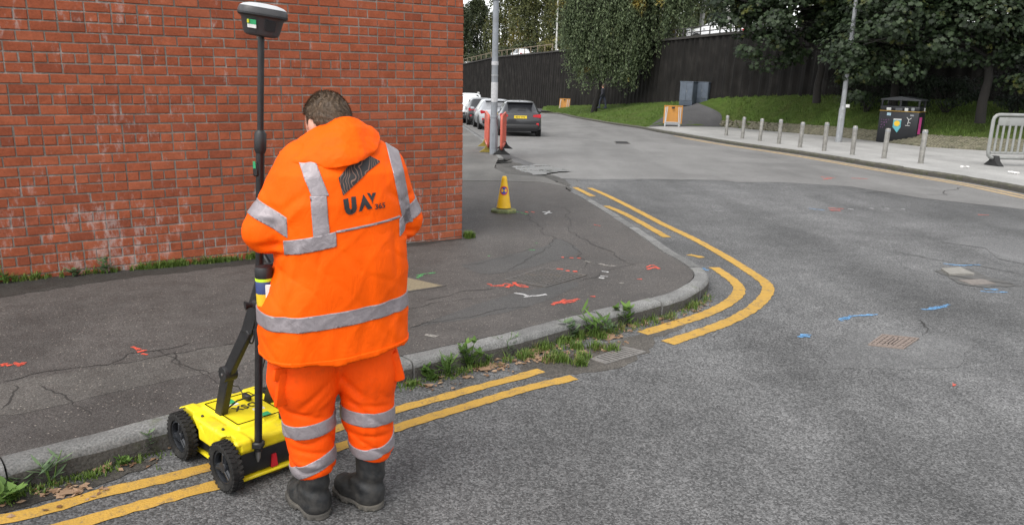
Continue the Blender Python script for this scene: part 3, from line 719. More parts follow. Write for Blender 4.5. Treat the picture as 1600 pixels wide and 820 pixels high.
for i, (xc, z, L, face) in enumerate(bricks):
    v = rg.randrange(4); sh = shape(L - .011, v); dx, dy, dz = rg.uniform(-.0025, .0025), rg.uniform(-.0015, .003), rg.uniform(-.0018, .0018); ra = rg.uniform(-.008, .008)
    if i in solo:
        if sh[1] is None: sh[1] = mesh_data('brick', sh[0][0], sh[0][1], M_brick)
        o = link('brick', sh[1], bw); o.location = (xc + dx, dy, z + dz); o.rotation_euler = (0, ra, 0)
    else:
        Vv = []
        for (a, b, c_) in sh[0][0]:
            a2 = a + ra * c_; c2 = c_ - ra * a
            Vv.append((xc + dx + a2, dy + b, z + dz + c2) if face == 0 else (S_END - dy - b, xc + dx + a2, z + dz + c2))
        rest.add(Vv, sh[0][1])
tag(mk('brickwork', rest.V, rest.F, M_brick, bw), kind='stuff')

# damp soil stain along the wall foot
g_ = random.Random(31); P_ = [(A0.x + WU.x * s_ + WN.x * .0, A0.y + WU.y * s_ + WN.y * .0) for s_ in (-1.9, 0, 1.5, 3.0, 4.3)] + [(A0.x + WU.x * s_ + WN.x * o_, A0.y + WU.y * s_ + WN.y * o_) for s_, o_ in ((4.3, .08), (3.6, .16), (2.8, .22), (2.0, .25), (1.4, .32), (1.0, .30), (.6, .40), (.2, .52), (-.4, .62), (-1.0, .5), (-1.9, .6))]
sheet('damp_stain', rough_poly(P_, .035, .06, 12), asphalt('damp mossy footway', .03, .085, 170, .35, bumpd=.002, tint=(1.05, 1, .9)), .1198, pave)

# ================================================================== trees, shrubs and weeds
def leaf_mat(name, dark, light, third=None, amt=.0, back=.35, scale=1.2):
    t = NT(name); g = t.n('NewGeometry'); co = t.coord(True)
    c = t.ramp(g.outputs['Random Per Island'], [(0, dark), (.55, tuple((a + b) / 2 for a, b in zip(dark, light))), (1, light)])
    if third:
        n = t.noise(co, scale, 4, .6); k = t.ramp(n, [(.60 - amt, 0.0), (.70 - amt, .9)]); c = t.mix(k, c, third)
    m = t.done(c, .55, spec=.3)
    tr_ = t.n('BsdfTranslucent'); t.l(c, tr_.inputs['Color']); mx = t.n('MixShader'); mx.inputs[0].default_value = back
    out = t.t.nodes['Material Output']; t.l(t.b.outputs[0], mx.inputs[1]); t.l(tr_.outputs[0], mx.inputs[2]); t.l(mx.outputs[0], out.inputs['Surface'])
    return m
M_syc = leaf_mat('sycamore leaf', (.0070, .0145, .0055), (.034, .056, .022), (.075, .080, .012), .01, .15)
M_wil = leaf_mat('weeping birch leaf', (.050, .075, .036), (.18, .225, .115), (.38, .27, .045), .0, .35, .35)
M_bir = leaf_mat('birch leaf', (.045, .056, .022), (.14, .150, .055), (.26, .20, .045), .06, .3, .12)
M_hed = leaf_mat('dark shrub leaf', (.006, .012, .006), (.022, .036, .018), None, 0, .2)
M_weed = leaf_mat('weed leaf', (.05, .105, .02), (.16, .27, .06), None, 0, .3)
M_weed2 = leaf_mat('grey green weed leaf', (.07, .12, .055), (.20, .28, .15), None, 0, .3)
M_blade = leaf_mat('grass blade', (.055, .11, .016), (.19, .27, .06), (.24, .19, .09), .015, .35, 9); M_lawn = leaf_mat('lawn blade', (.060, .105, .018), (.14, .21, .045), (.15, .15, .05), 0, .3, .6)
M_dry = leaf_mat('fallen leaf', (.16, .085, .045), (.42, .29, .19), None, 0, .2)
M_bark = plain('dark bark', (.011, .0095, .008), .95, var=.4, scale=9, bump=.8)
M_bark2 = plain('pale bark', (.15, .14, .12), .95, var=.4, scale=6, bump=.6)

def leaves_mesh(name, C, Nrm, size, mat, parent, droop=None, shape='maple', seed=1):
    """many leaf-shaped faces: C centres (n,3), Nrm facing, size (n,)"""
    g = np.random.default_rng(seed); n = len(C)
    if shape == 'maple': P = np.array([(0, -.5), (.22, -.22), (.55, -.2), (.34, .08), (.30, .42), (.08, .30), (0, .6), (-.08, .30), (-.30, .42), (-.34, .08), (-.55, -.2), (-.22, -.22)])
    elif shape == 'oval': P = np.array([(0, -.5), (.2, -.25), (.24, .05), (.12, .35), (0, .55), (-.12, .35), (-.24, .05), (-.2, -.25)])
    elif shape == 'lance': P = np.array([(0, -.5), (.07, -.2), (.07, .15), (0, .5), (-.07, .15), (-.07, -.2)])
    else: P = np.array([(0, -.5), (.32, 0), (0, .5), (-.32, 0)])
    m = len(P)
    Nrm = Nrm / np.linalg.norm(Nrm, axis=1)[:, None]
    if droop is None:
        d = g.normal(size=(n, 3))
    else: d = droop + g.normal(size=(n, 3)) * .25
    T = d - Nrm * (d * Nrm).sum(1)[:, None]; T /= np.linalg.norm(T, axis=1)[:, None] + 1e-9
    B = np.cross(Nrm, T)
    fold = (np.abs(P[:, 0]) * .35)
    V = C[:, None, :] + size[:, None, None] * (B[:, None, :] * P[None, :, :1] + T[:, None, :] * P[None, :, 1:2] - Nrm[:, None, :] * fold[None, :, None])
    V = V.reshape(-1, 3); me = bpy.data.meshes.new(name); me.vertices.add(len(V)); me.vertices.foreach_set('co', V.ravel())
    li = np.arange(n * m); me.loops.add(n * m); me.loops.foreach_set('vertex_index', li); me.polygons.add(n); me.polygons.foreach_set('loop_start', np.arange(0, n * m, m)); me.update(calc_edges=True)
    me.materials.append(mat); return link(name, me, parent)
def limb(mb, a, b, ra, rb, rg, n=5, wob=.12, seg=7):
    a = Vector(a); b = Vector(b); L = (b - a).length; pts = []; rs = []
    for i in range(n + 1):
        f = i / n; p = a.lerp(b, f)
        if 0 < i < n: p += Vector((rg.uniform(-1, 1), rg.uniform(-1, 1), rg.uniform(-.5, .5))) * L * wob * .3
        pts.append(p); rs.append(ra + (rb - ra) * f ** .8)
    mb.tube(pts, rs, seg); return pts
def sycamore(loc, h, crown, label, seed, nleaf=9000, lsize=.24, lean=(0, 0), mat=None, clumps=70):
    """crown: list of (centre, radii) ellipsoids local to the trunk foot"""
    rg = random.Random(seed); g = np.random.default_rng(seed)
    o = thing('sycamore_tree', label, 'tree', loc)
    mb = MB(); limb(mb, (0, 0, -.3), (lean[0], lean[1], h), .20, .09, rg, 6, .05, 10)
    tips = []
    for (c, r) in crown:
        for k in range(4):
            q = Vector(c) + Vector((rg.uniform(-.6, .6) * r[0], rg.uniform(-.6, .6) * r[1], rg.uniform(-.4, .5) * r[2])); z = rg.uniform(.45, .95) * h
            limb(mb, (lean[0] * z / h, lean[1] * z / h, z), q, .07, .015, rg, 5, .2, 6)
    mb.build('trunk', M_bark, o, 60)
    C = []; N = []
    tot = sum(r[0] * r[1] * r[2] for c, r in crown) ** 1
    for (c, r) in crown:
        nc = max(6, int(clumps * (r[0] * r[1] * r[2]) / tot)); per = int(nleaf * (r[0] * r[1] * r[2]) / tot / nc)
        for k in range(nc):
            d = g.normal(size=3); d /= np.linalg.norm(d); cc = np.array(c) + d * np.array(r) * g.uniform(.45, 1.0) ** .6
            cr = g.uniform(.45, .95)
            dd = g.normal(size=(per, 3)); dd /= np.linalg.norm(dd, axis=1)[:, None]
            pts = cc + dd * cr * (g.uniform(.2, 1, size=(per, 1)) ** .5) * np.array([1.15, 1.15, .55])
            C.append(pts); N.append(dd * .7 + d * .5 + np.array([0, -.3, .75]) + g.normal(size=(per, 3)) * .35)
    C = np.concatenate(C); N = np.concatenate(N)
    leaves_mesh('crown', C, N, g.uniform(.5, 1.35, len(C)) * lsize, mat or M_syc, o, np.array([0, -.3, -1.0]), 'maple', seed)
    return o
def at_bank(x, y): return Vector((x, y, 0))
sycamore((14.735, 38.500, 0.820), 4.6, [((-2.9, -.4, 2.3), (1.9, 1.2, .9)), ((-1.6, -.6, 3.7), (2.8, 1.6, 1.1)), ((1.2, -.2, 3.9), (2.2, 1.6, 1.0)), ((-4.0, 0, 4.0), (1.6, 1.2, 1.2)), ((0, 0, 5.4), (4.6, 2.2, 1.2)), ((0, 1.5, 7.5), (6.0, 4.0, 1.4))],  # last ellipsoid: unseen leaf mass added overhead to block skylight
         'sycamore tree with a slim bare trunk left of the right-hand lamp post', 31, 36000, .20, clumps=300)
sycamore((18.119, 30.500, 0.452), 4.6, [((-4.3, .4, 2.2), (1.6, 1.0, 1.2)), ((-3.2, .2, 3.7), (2.2, 1.4, 1.1)), ((-.6, -.3, 3.7), (2.4, 1.5, 1.1)), ((1.6, -.5, 2.0), (1.6, 1.1, 1.1)), ((-1.6, .2, 2.7), (1.5, 1.0, .8)), ((0.2, .4, 2.5), (1.2, .9, .7)), ((2.6, -.3, 3.5), (2.2, 1.4, 1.2)), ((0, 0, 5.2), (5.0, 2.2, 1.2)), ((0, 2.0, 7.5), (6.0, 4.5, 1.4))],  # highest ellipsoid is added canopy above the view, cutting skylight
         'broad sycamore tree with low hanging boughs behind the plastic barrier', 32, 46000, .165, clumps=360)
sycamore((16.811, 35.000, 0.507), 4.2, [((-1.7, .3, 1.5), (1.5, 1.0, 1.2)), ((.6, .3, 2.0), (1.3, .9, .9)), ((-.9, .1, 3.2), (2.0, 1.3, 1.1)), ((1.5, .3, 3.2), (2.0, 1.3, 1.2)), ((.3, .3, 4.8), (3.6, 2.0, 1.3)), ((0, 2.0, 7.4), (4.5, 4.5, 1.4))],  # top ellipsoid added out of view to deepen shade under the trees
         'dense dark sycamore tree between the lamp post and the litter bin', 33, 28000, .185, clumps=260)
def shrub(loc, r, label, seed, n=2600, mat=None, cat='shrub', name='shrub', size=.11):
    g = np.random.default_rng(seed); o = thing(name, label, cat, loc); rg = random.Random(seed)
    mb = MB()
    for k in range(7): limb(mb, (rg.uniform(-.15, .15), rg.uniform(-.15, .15), -.1), (rg.uniform(-.7, .7) * r[0], rg.uniform(-.5, .5) * r[1], r[2] * rg.uniform(.8, 1.6)), .03, .008, rg, 4, .2, 5)
    mb.build('stem', M_bark, o, 60)
    cl = g.normal(size=(16, 3)); cl /= np.linalg.norm(cl, axis=1)[:, None]; cl = cl * np.array(r) * .75 + np.array([0, 0, r[2]])
    k = g.integers(0, 16, n); d = g.normal(size=(n, 3)); d /= np.linalg.norm(d, axis=1)[:, None]
    C = cl[k] + d * np.array(r) * .42 * g.uniform(.3, 1, (n, 1)); C[:, 2] = np.abs(C[:, 2])
    leaves_mesh('crown', C, d + np.array([0, -.3, .6]), g.uniform(.6, 1.3, n) * size, mat or M_hed, o, np.array([0, 0, -.6]), 'oval', seed)
    return o
shrub((16.584, 37.000, 0.292), (1.8, 1.0, 1.3), 'low dark shrub under the trees beside the lamp post', 41)
shrub((18.641, 34.000, 0.488), (1.6, .9, .8), 'low dark shrub under the trees right of the litter bin', 42)
shrub((20.645, 32.500, 0.609), (1.7, .9, .9), 'low dark shrub under the trees behind the plastic barrier', 43)

def strands(o, anchors, seed, mat, size, per, shape='oval', name='crown'):
    """hanging twigs hung with small leaves; anchors: (point, length)"""
    g = np.random.default_rng(seed); C = []; N = []
    mb = MB(); rg = random.Random(seed)
    for (a, L) in anchors:
        a = np.array(a); dr = g.normal(size=2) * .12; m = max(6, int(per * L)); f = np.sort(g.uniform(0, 1, m)) ** .8
        p = a + np.stack([dr[0] * f * L, dr[1] * f * L, -f * L + .12 * np.sin(f * 3)], 1) + g.normal(size=(m, 3)) * np.array([.11, .11, .08])
        C.append(p); N.append(g.normal(size=(m, 3)) + np.array([0, -.6, .5]))
        if rg.random() < .3: mb.tube([Vector(a), Vector(a + np.array([dr[0] * L * .5, dr[1] * L * .5, -L * .55])), Vector(a + np.array([dr[0] * L, dr[1] * L, -L]))], [.02, .012, .004], 4)
    C = np.concatenate(C); N = np.concatenate(N)
    leaves_mesh(name, C, N, g.uniform(.6, 1.3, len(C)) * size, mat, o, np.array([0, 0, -1.0]), shape, seed)
    if mb.V: mb.build('twigs', M_bark, o, 60)['kind'] = 'stuff'
# weeping birch in front of the wall
wl_ = (6.149, 62.000, -1.184)
wt = thing('weeping_birch_tree', 'large weeping birch with drooping yellowing foliage in front of the dark wall', 'tree', wl_)
rg = random.Random(9); mb = MB(); limb(mb, (0, 0, -.4), (1.0, -.3, 5.2), .26, .17, rg, 6, .06, 10)
for k in range(16):
    L = rg.uniform(-2.5, 7.5); z = rg.uniform(3.6, 5.2)
    limb(mb, (1.0 * z / 5.2, -.2, z), (L, -.62 * L + rg.uniform(-.8, .8), rg.uniform(7.0, 11.0)), .11, .025, rg, 6, .25, 6)
mb.build('trunk', M_bark, wt, 60)
anc = []; g = np.random.default_rng(77)
def low_edge(x): return float(np.interp(x, [-2.6, -1.8, -.5, .2, 1.1, 1.8, 2.8, 3.8, 5.0, 6.5, 8.6], [3.6, 1.7, .8, 1.35, 1.35, 1.1, 1.5, 2.7, 4.4, 5.2, 6.0]))
for k in range(290):
    x0 = g.uniform(-2.4, 8.2) if k % 3 else g.uniform(-2.2, 3.4); y0 = -.62 * x0 + g.uniform(-1.6, 1.6); bot0 = low_edge(x0) + abs(g.normal()) * .9 + (g.uniform(0, 1) ** 1.1) * 6.5; L0 = g.uniform(1.6, 4.5)
    for q in range(int(5 + 3.5 * L0)):
        L = L0 * g.uniform(.45, 1.05); anc.append(((x0 + g.normal() * .26, y0 + g.normal() * .26, bot0 + L0 + g.normal() * .25), L))
strands(wt, anc, 5, M_wil, .17, 13)

# background birches on the upper street
def birch(loc, h, w_, label, seed, mat=None, n=260, size=.34):
    n = int(n * 2.3)
    o = thing('birch_tree', label, 'tree', loc); rg = random.Random(seed); g = np.random.default_rng(seed); mb = MB()
    limb(mb, (0, 0, -.5), (rg.uniform(-.5, .5), 0, h * .85), .22, .05, rg, 7, .06, 8)
    anc = []
    for k in range(14):
        z = h * rg.uniform(.25, .8); a = rg.uniform(0, 6.28); limb(mb, (0, 0, z), (math.cos(a) * w_ * .7, math.sin(a) * w_ * .5, z + rg.uniform(1, 3)), .07, .015, rg, 4, .2, 5)
    mb.build('trunk', M_bark2, o, 60)
    for k in range(n):
        z = h * g.uniform(.12, 1.0); f = (1 - (z / h) ** 2.2) ** .6; a = g.uniform(0, 6.28); rr = w_ * 1.15 * f * g.uniform(.1, 1) ** .6; n_c = math.sin(a * 3 + z * .9) * .25 + 1; rr *= n_c
        anc.append(((math.cos(a) * rr, math.sin(a) * rr * .7, z), g.uniform(.8, 2.2)))
    strands(o, anc, seed, mat or M_bir, size, 11, 'diamond'); return o
M_bir2 = leaf_mat('greener birch leaf', (.022, .034, .016), (.080, .095, .042), (.18, .16, .04), .02, .3, .15)
for i, (px, args) in enumerate((((-13.006, 150.000, 2.602), (13.5, 5.2, 'dark leafy birch just right of the brick corner, beyond the wall', 51, M_bir2, 520)), ((-7.860, 156.000, 2.769), (12.5, 5.0, 'tall birch behind the left lamp post, beyond the wall', 52, M_bir2, 520)),
        ((-0.861, 140.000, 3.680), (14.5, 4.6, 'yellowing birch right of the left lamp post, beyond the wall', 53, M_bir, 480)), ((3.838, 128.000, 4.017), (14, 4.4, 'green-gold birch beyond the wall, left of the slender lamp column', 54, M_bir, 480)), ((8.556, 122.000, 4.213), (15.5, 4.8, 'birch beyond the wall behind the slender lamp column', 55, M_bir, 480)),
        ((13.720, 120.000, 4.295), (16, 5.0, 'birch rising behind the weeping birch, beyond the wall', 56, M_bir2, 330)), ((19.177, 118.000, 4.384), (15, 5.2, 'second birch behind the weeping birch, beyond the wall', 57, M_bir, 330)),
        ((20.517, 96.000, 5.190), (14, 4.8, 'yellowing birch beyond the wall above the grey cabinets', 58, M_bir, 330)), ((24.970, 100.000, 5.417), (14, 4.6, 'birch behind the pair of leaning white posts', 59, M_bir2, 330)), ((24.071, 80.000, 5.388), (14, 5.0, 'birch beyond the wall left of the slim-trunked sycamore', 60, M_bir2, 330)), ((27.051, 75.000, 5.262), (15, 5.4, 'birch beyond the wall behind the slim-trunked sycamore', 61, M_bir2, 330)), ((30.558, 72.000, 5.226), (15, 5.6, 'birch beyond the wall behind the right-hand lamp post', 62, M_bir2, 330)),
        ((34.167, 70.000, 5.232), (15, 5.6, 'birch beyond the wall behind the litter bin', 63, M_bir2, 330)), ((36.415, 66.000, 5.128), (15, 5.6, 'birch beyond the wall left of the plastic barrier', 64, M_bir2, 330)), ((38.644, 62.000, 5.024), (15, 5.6, 'birch beyond the wall at the right edge of the view', 65, M_bir2, 330)))):
    birch(px, *args)

# undergrowth behind the wall top
for i, (px, Y_, lb) in enumerate(((712, 138, 'leafy bush on top of the wall right of the brick corner'), (752, 126, 'leafy bush on top of the wall behind the left lamp post'), (790, 118, 'leafy bush on top of the wall left of the pale car roof'), (838, 104, 'leafy bush on top of the wall right of the pale car roof'), (900, 92, 'leafy bush on top of the wall behind the slender lamp column'), (965, 80, 'leafy bush on top of the wall behind the weeping birch, left'), (1020, 72, 'leafy bush on top of the wall behind the weeping birch, right'))):
    k = (px - 800) / 1200 * Y_ + .9; zt = float(np.interp(Y_, [53, 83, 88, 110, 128, 148], [4.09, 3.7, 3.62, 3.35, 2.43, 1.95]))
    shrub((k + 2.2, Y_ + 7, zt - .3), (3.4, 1.8, 1.7), lb, 300 + i, 2600, M_bir2, 'bush', 'bush', .36)

# ------------------------------------------------------------------ weeds, grass tufts and fallen leaves along kerb and wall
def tuft(name, pts, h, n, spread, mat, seed, label, cat='grass', kind='stuff', w_=.0035):
    g = random.Random(seed); V = []; F = []
    for k in range(n):
        p = pts[g.randrange(len(pts))]; a = g.uniform(0, 6.28); r = g.uniform(0, spread) ; x = p[0] + math.cos(a) * r; y = p[1] + math.sin(a) * r; z = p[2]
        hh = h * g.uniform(.4, 1.15) * (p[3] if len(p) > 3 else 1); b = g.uniform(0, 6.28); lx, ly = math.cos(b) * hh * .55, math.sin(b) * hh * .55; c, s = math.cos(b + 1.57) * w_, math.sin(b + 1.57) * w_; q = len(V)
        V += [(x - c, y - s, z), (x + c, y + s, z), (x + lx * .35 + c * .8, y + ly * .35 + s * .8, z + hh * .6), (x + lx * .35 - c * .8, y + ly * .35 - s * .8, z + hh * .6), (x + lx, y + ly, z + hh)]; F += [(q, q + 1, q + 2, q + 3), (q + 3, q + 2, q + 4)]
    o = mk(name, V, F, mat); return tag(o, label, cat, kind=kind)
def on(P, off): return [(x, y, gz(y) + off, f) for x, y, f in P]
def along(P, step, rnd, seed, dens=None):
    L = resample([Vector(p) for p in P], step); g = random.Random(seed); return [(p.x + g.uniform(-rnd, rnd), p.y + g.uniform(-rnd, rnd), g.uniform(.4, 1.2)) for p in L if g.random() < .9]
wall_foot = [tuple(A0 + WU * s - Vector((-WN.x, -WN.y)) * .03) for s in (-1.2, -.4, .0, .25, .5)]
wf = lambda s, o=.035: (A0.x + WU.x * s + WN.x * o, A0.y + WU.y * s + WN.y * o)
g_ = random.Random(2); P = []
for k in range(330):
    s = g_.choice((g_.uniform(-1.5, .45), g_.uniform(-1.5, .45), g_.uniform(.6, 2.0), g_.gauss(1.25, .1), g_.gauss(1.68, .08), g_.gauss(2.1, .06))); x, y = wf(s, g_.uniform(.005, .07)); P.append((x, y, g_.uniform(.3, 1.0)))
tuft('wall_grass', on(P, .117), .085, 5200, .025, M_blade, 3, 'green grass growing along the foot of the brick wall')
x, y = wf(4.34); tuft('corner_grass', on([(x + .05, y + .02, 1), (x + .09, y + .08, .8), (x + .03, y + .1, .7)], .117), .09, 500, .04, M_blade, 4, 'small grass tuft at the end of the brick wall')
ker = lambda P: [tuple(q) for q in P]
gp_ = [(0.100, 4.803), (0.236, 5.010), (0.377, 5.160), (0.501, 5.287), (0.606, 5.403), (0.664, 5.285), (0.458, 5.026), (0.316, 4.844), (0.353, 4.758), (0.486, 4.831), (0.269, 4.752), (0.455, 4.704), (0.592, 5.036), (0.700, 5.003)]
tuft('gutter_grass', on([(x, y, .9) for x, y in gp_], .0), .065, 1700, .06, M_blade, 5, 'grass clump growing in the gutter beside the drain grating')
gq = [(-0.560, 4.299), (-0.453, 4.391), (-0.379, 4.440), (-0.594, 4.266), (-0.307, 4.534), (-0.149, 4.638), (0.735, 5.492), (0.880, 5.669), (1.025, 5.802), (1.147, 5.921), (1.266, 6.005), (0.450, 5.550), (-1.854, 3.121), (-1.827, 3.152), (-1.913, 3.071), (-1.759, 3.282), (-1.715, 3.350), (-2.022, 2.969), (-2.080, 2.929)]
tuft('gutter_moss', on([(x, y, .5) for x, y in gq], .0), .05, 1700, .07, M_blade, 6, 'low moss and grass blades in the gutter along the kerb')
rg = random.Random(55); kl = [p for p in offs(kline, -.03) if p.y < 6.6 and p.x < 1.75]; P = []
for p in kl:
    d_ = 1.0 if p.x > -.35 else .35
    for k in range(5):
        if rg.random() < d_ * (.5 + .5 * math.sin(p.x * 7) ** 2): P.append((p.x + rg.uniform(-.05, .05), p.y - abs(rg.gauss(0, .05)), rg.uniform(.3, 1.1) * (1 if p.x > -.35 else .6)))
tuft('kerb_grass', on(P, .0), .075, 2300, .03, M_blade, 7, 'ragged strip of grass growing along the foot of the kerb', w_=.0026)
def weed(px, h, n, label, seed, mat=None, shape='lance', lsize=.09, spread=.5, group=None):
    g = np.random.default_rng(seed); rg = random.Random(seed); o = thing('weed', label, 'weed', px, group=group); mb = MB(); C = []; N = []; D_ = []
    for k in range(max(2, n // 9)):
        a = rg.uniform(0, 6.28); tip = Vector((math.cos(a) * h * spread * rg.uniform(.2, 1), math.sin(a) * h * spread * rg.uniform(.2, 1), h * rg.uniform(.6, 1))); mb.tube([(0, 0, -.02), tip * .5 + Vector((0, 0, h * .1)), tip], [.004, .003, .0015], 5)
        for j in range(9):
            f = rg.uniform(.15, 1); b = rg.uniform(0, 6.28); p = tip * f; out = Vector((math.cos(b), math.sin(b), .35)); sz = lsize * rg.uniform(.6, 1.2) * (1.15 - .4 * f)
            C.append(p + out * sz * .45); N.append(Vector((-out.x * .5, -out.y * .5, 1))); D_.append(out)
    mb.build('stem', M_weed, o, 60); C = np.array(C); N = np.array(N); g2 = np.random.default_rng(seed)
    leaves_mesh('leaf_cluster', C, N, g2.uniform(.7, 1.2, len(C)) * lsize, mat or M_weed, o, np.array(D_), shape, seed)
    return o
WD = (((-1.989, 3.016, -0.086), .16, 30, 'narrow-leaved weed in the gutter near the left edge', M_weed2, 'lance', .085), ((-2.088, 2.850, -0.081), .14, 40, 'broad-leaved weed at the very left edge by the kerb', M_weed, 'oval', .07), ((-2.103, 2.966, -0.085), .10, 26, 'small weed beside the kerb at the left edge', M_weed2, 'oval', .06),
      ((-1.733, 3.329, -0.095), .15, 12, 'spindly round-leaved weed against the kerb left of the cart', M_weed2, 'oval', .045), ((-1.775, 3.210, -0.091), .05, 12, 'tiny green weed in the gutter below the kerb left of the cart', M_weed, 'oval', .04),
      ((-0.381, 4.462, -0.127), .17, 60, 'bushy green weed against the kerb right of the worker', M_weed, 'lance', .08), ((-0.258, 4.596, -0.131), .22, 70, 'tallest bushy weed against the kerb right of the worker', M_weed, 'oval', .06), ((-0.498, 4.367, -0.124), .10, 36, 'low leafy weed at the kerb just right of the worker', M_weed, 'oval', .06), ((-0.006, 4.846, -0.138), .17, 40, 'thin straggly weed against the kerb left of the leaf pile', M_weed2, 'lance', .06),
      ((-0.142, 4.687, -0.134), .09, 20, 'small weed between the two bushy weeds', M_weed, 'lance', .06), ((0.407, 5.265, -0.150), .16, 36, 'grey-green broad weed by the drain', M_weed2, 'oval', .09), ((0.598, 5.325, -0.152), .21, 30, 'upright bright green weed with long toothed leaves by the drain', M_weed, 'lance', .15), ((0.858, 5.616, -0.160), .17, 55, 'leafy weed against the kerb right of the drain', M_weed, 'oval', .09), ((0.725, 5.412, -0.154), .10, 22, 'low weed between the upright weed and the leafy weed', M_weed2, 'oval', .06), ((1.154, 5.903, -0.168), .10, 24, 'straggly low weed near the kerb corner', M_weed2, 'oval', .05), ((1.306, 6.046, -0.172), .07, 18, 'small weed nearest the kerb corner', M_weed, 'oval', .05))
for i, (p, h, n, lb, m_, sh, ls) in enumerate(WD): weed(p, h, n, lb, 100 + i, m_, sh, ls)
for i, (s, h, lb) in enumerate(((.03, .16, 'yellow-green seedling at the foot of the brick wall, leftmost'), (.52, .11, 'round-leaved weed at the foot of the brick wall'), (.78, .16, 'tall blue-green weed at the foot of the brick wall'))):
    x, y = wf(s, .06); weed((x, y, gz(y) + .117), h, 20, lb, 130 + i, M_weed2 if i else M_weed, 'oval', .07, .35)
# fallen leaves: the large ones singly, crumbs as litter
def dead_leaf(px, size, seed, label):
    rg = random.Random(seed); P = [(0, -.5), (.18, -.28), (.5, -.22), (.36, .05), (.34, .36), (.1, .3), (0, .58), (-.1, .3), (-.34, .36), (-.36, .05), (-.5, -.22), (-.18, -.28)]
    V = [(0, 0, .012)] + [(x * size * rg.uniform(.8, 1.2), y * size * rg.uniform(.8, 1.2), rg.uniform(.002, .3) * size * (abs(x) + abs(y))) for x, y in P]
    F = [(0, i + 1, (i + 1) % 12 + 1) for i in range(12)]
    o = mk('fallen_leaf', V, F, M_dry); o.location = (px[0], px[1], px[2] + .004); o.rotation_euler = (rg.uniform(-.25, .25), rg.uniform(-.25, .25), rg.uniform(0, 6.28))
    return tag(o, label, 'leaf', 'dead leaves in the gutter')
FL = ((-1.839, 3.164, -0.090), (-1.846, 2.961, -0.084), (-1.886, 2.949, -0.084), (-1.898, 2.921, -0.083), (-1.649, 3.388, -0.097), (-0.162, 4.567, -0.130), (-0.127, 4.605, -0.131), (-0.099, 4.630, -0.132), (-0.259, 4.426, -0.126), (0.155, 4.963, -0.141), (0.127, 4.856, -0.138), (0.210, 4.914, -0.140), (0.177, 4.809, -0.137), (0.250, 4.814, -0.137), (0.109, 4.766, -0.136), (0.307, 4.843, -0.138), (0.725, 5.290, -0.151), (0.709, 5.349, -0.152), (0.504, 4.935, -0.141), (0.615, 5.038, -0.144), (0.932, 5.589, -0.159), (0.447, 4.879, -0.139), (0.080, 4.905, -0.140), (0.218, 4.761, -0.136), (-0.480, 4.273, -0.122))
FLB = ['lying alone in the gutter below the left kerb', 'beside the narrow-leaved weed, nearest the weed', 'below the narrow-leaved weed', 'leftmost in the gutter near the left edge', 'against the front wheel of the cart', 'at the right end of the bushy weeds', 'right of the bushy weeds, middle of three', 'right of the bushy weeds, furthest right', 'below the tallest bushy weed',
       'at the top of the leaf pile by the drain', 'at the left of the leaf pile by the drain', 'at the right of the leaf pile by the drain', 'in the middle of the leaf pile by the drain', 'at the foot of the leaf pile by the drain', 'at the lower left of the leaf pile', 'between the leaf pile and the gutter grass', 'standing curled right of the upright green weed', 'tucked against the upright green weed', 'in the gutter grass left of the grating', 'in the gutter grass just above the grating', 'under the leafy weed right of the drain', 'low in the gutter grass by the drain', 'against the kerb at the left of the leaf pile', 'nearest the road below the leaf pile', 'by the low weed next to the worker']
for i, p in enumerate(FL):
    dead_leaf(p, (.10 if i in (16, 17, 9, 5) else random.Random(i).uniform(.045, .085)), 200 + i, 'brown dead leaf ' + FLB[i])
rg = random.Random(17); V = []; F = []
for base_, n, sp in [((p[0], p[1]), 5, .06) for p in P[::3]] + [(p, 12, .08) for p in FL[1:]] + [(p, 6, .05) for p in [(-2.000, 2.933), (-1.748, 3.199), (-0.370, 4.333), (-0.066, 4.609), (0.465, 4.829), (0.539, 4.938), (0.745, 5.188), (1.000, 5.645), (1.189, 5.870)]]:
    for k in range(n):
        x = base_[0] + rg.gauss(0, sp); y = base_[1] + rg.gauss(0, sp * .5); s = rg.uniform(.008, .022); a = rg.uniform(0, 6.28); z = gz(y) + .004; q = len(V)
        V += [(x + math.cos(a + j * 1.57) * s * (1 if j % 2 else .6), y + math.sin(a + j * 1.57) * s * (1 if j % 2 else .6), z + rg.uniform(0, .01)) for j in range(4)]; F.append((q, q + 1, q + 2, q + 3))
tag(mk('leaf_litter', V, F, M_dry), 'brown leaf crumbs scattered in the gutter', 'leaf litter', kind='stuff')
V = []; F = []
for a, b in zip(fline[:-1], fline[1:]):
    if a.x < 10.3: continue
    d = (b - a).normalized(); n_ = Vector((d.y, -d.x))
    for k in range(70):
        p = a.lerp(b, rg.random()) + n_ * abs(rg.gauss(0, .16)) + n_ * .02; s = rg.uniform(.015, .045); an = rg.uniform(0, 6.28); z = gz(p.y) + .012; q = len(V)
        V += [(p.x + math.cos(an + j * 1.57) * s, p.y + math.sin(an + j * 1.57) * s * .7, z + rg.uniform(0, .03)) for j in range(4)]; F.append((q, q + 1, q + 2, q + 3))
tag(mk('leaf_litter', V, F, M_dry), 'brown leaf litter along the far kerb near the plastic barrier', 'leaf litter', kind='stuff')
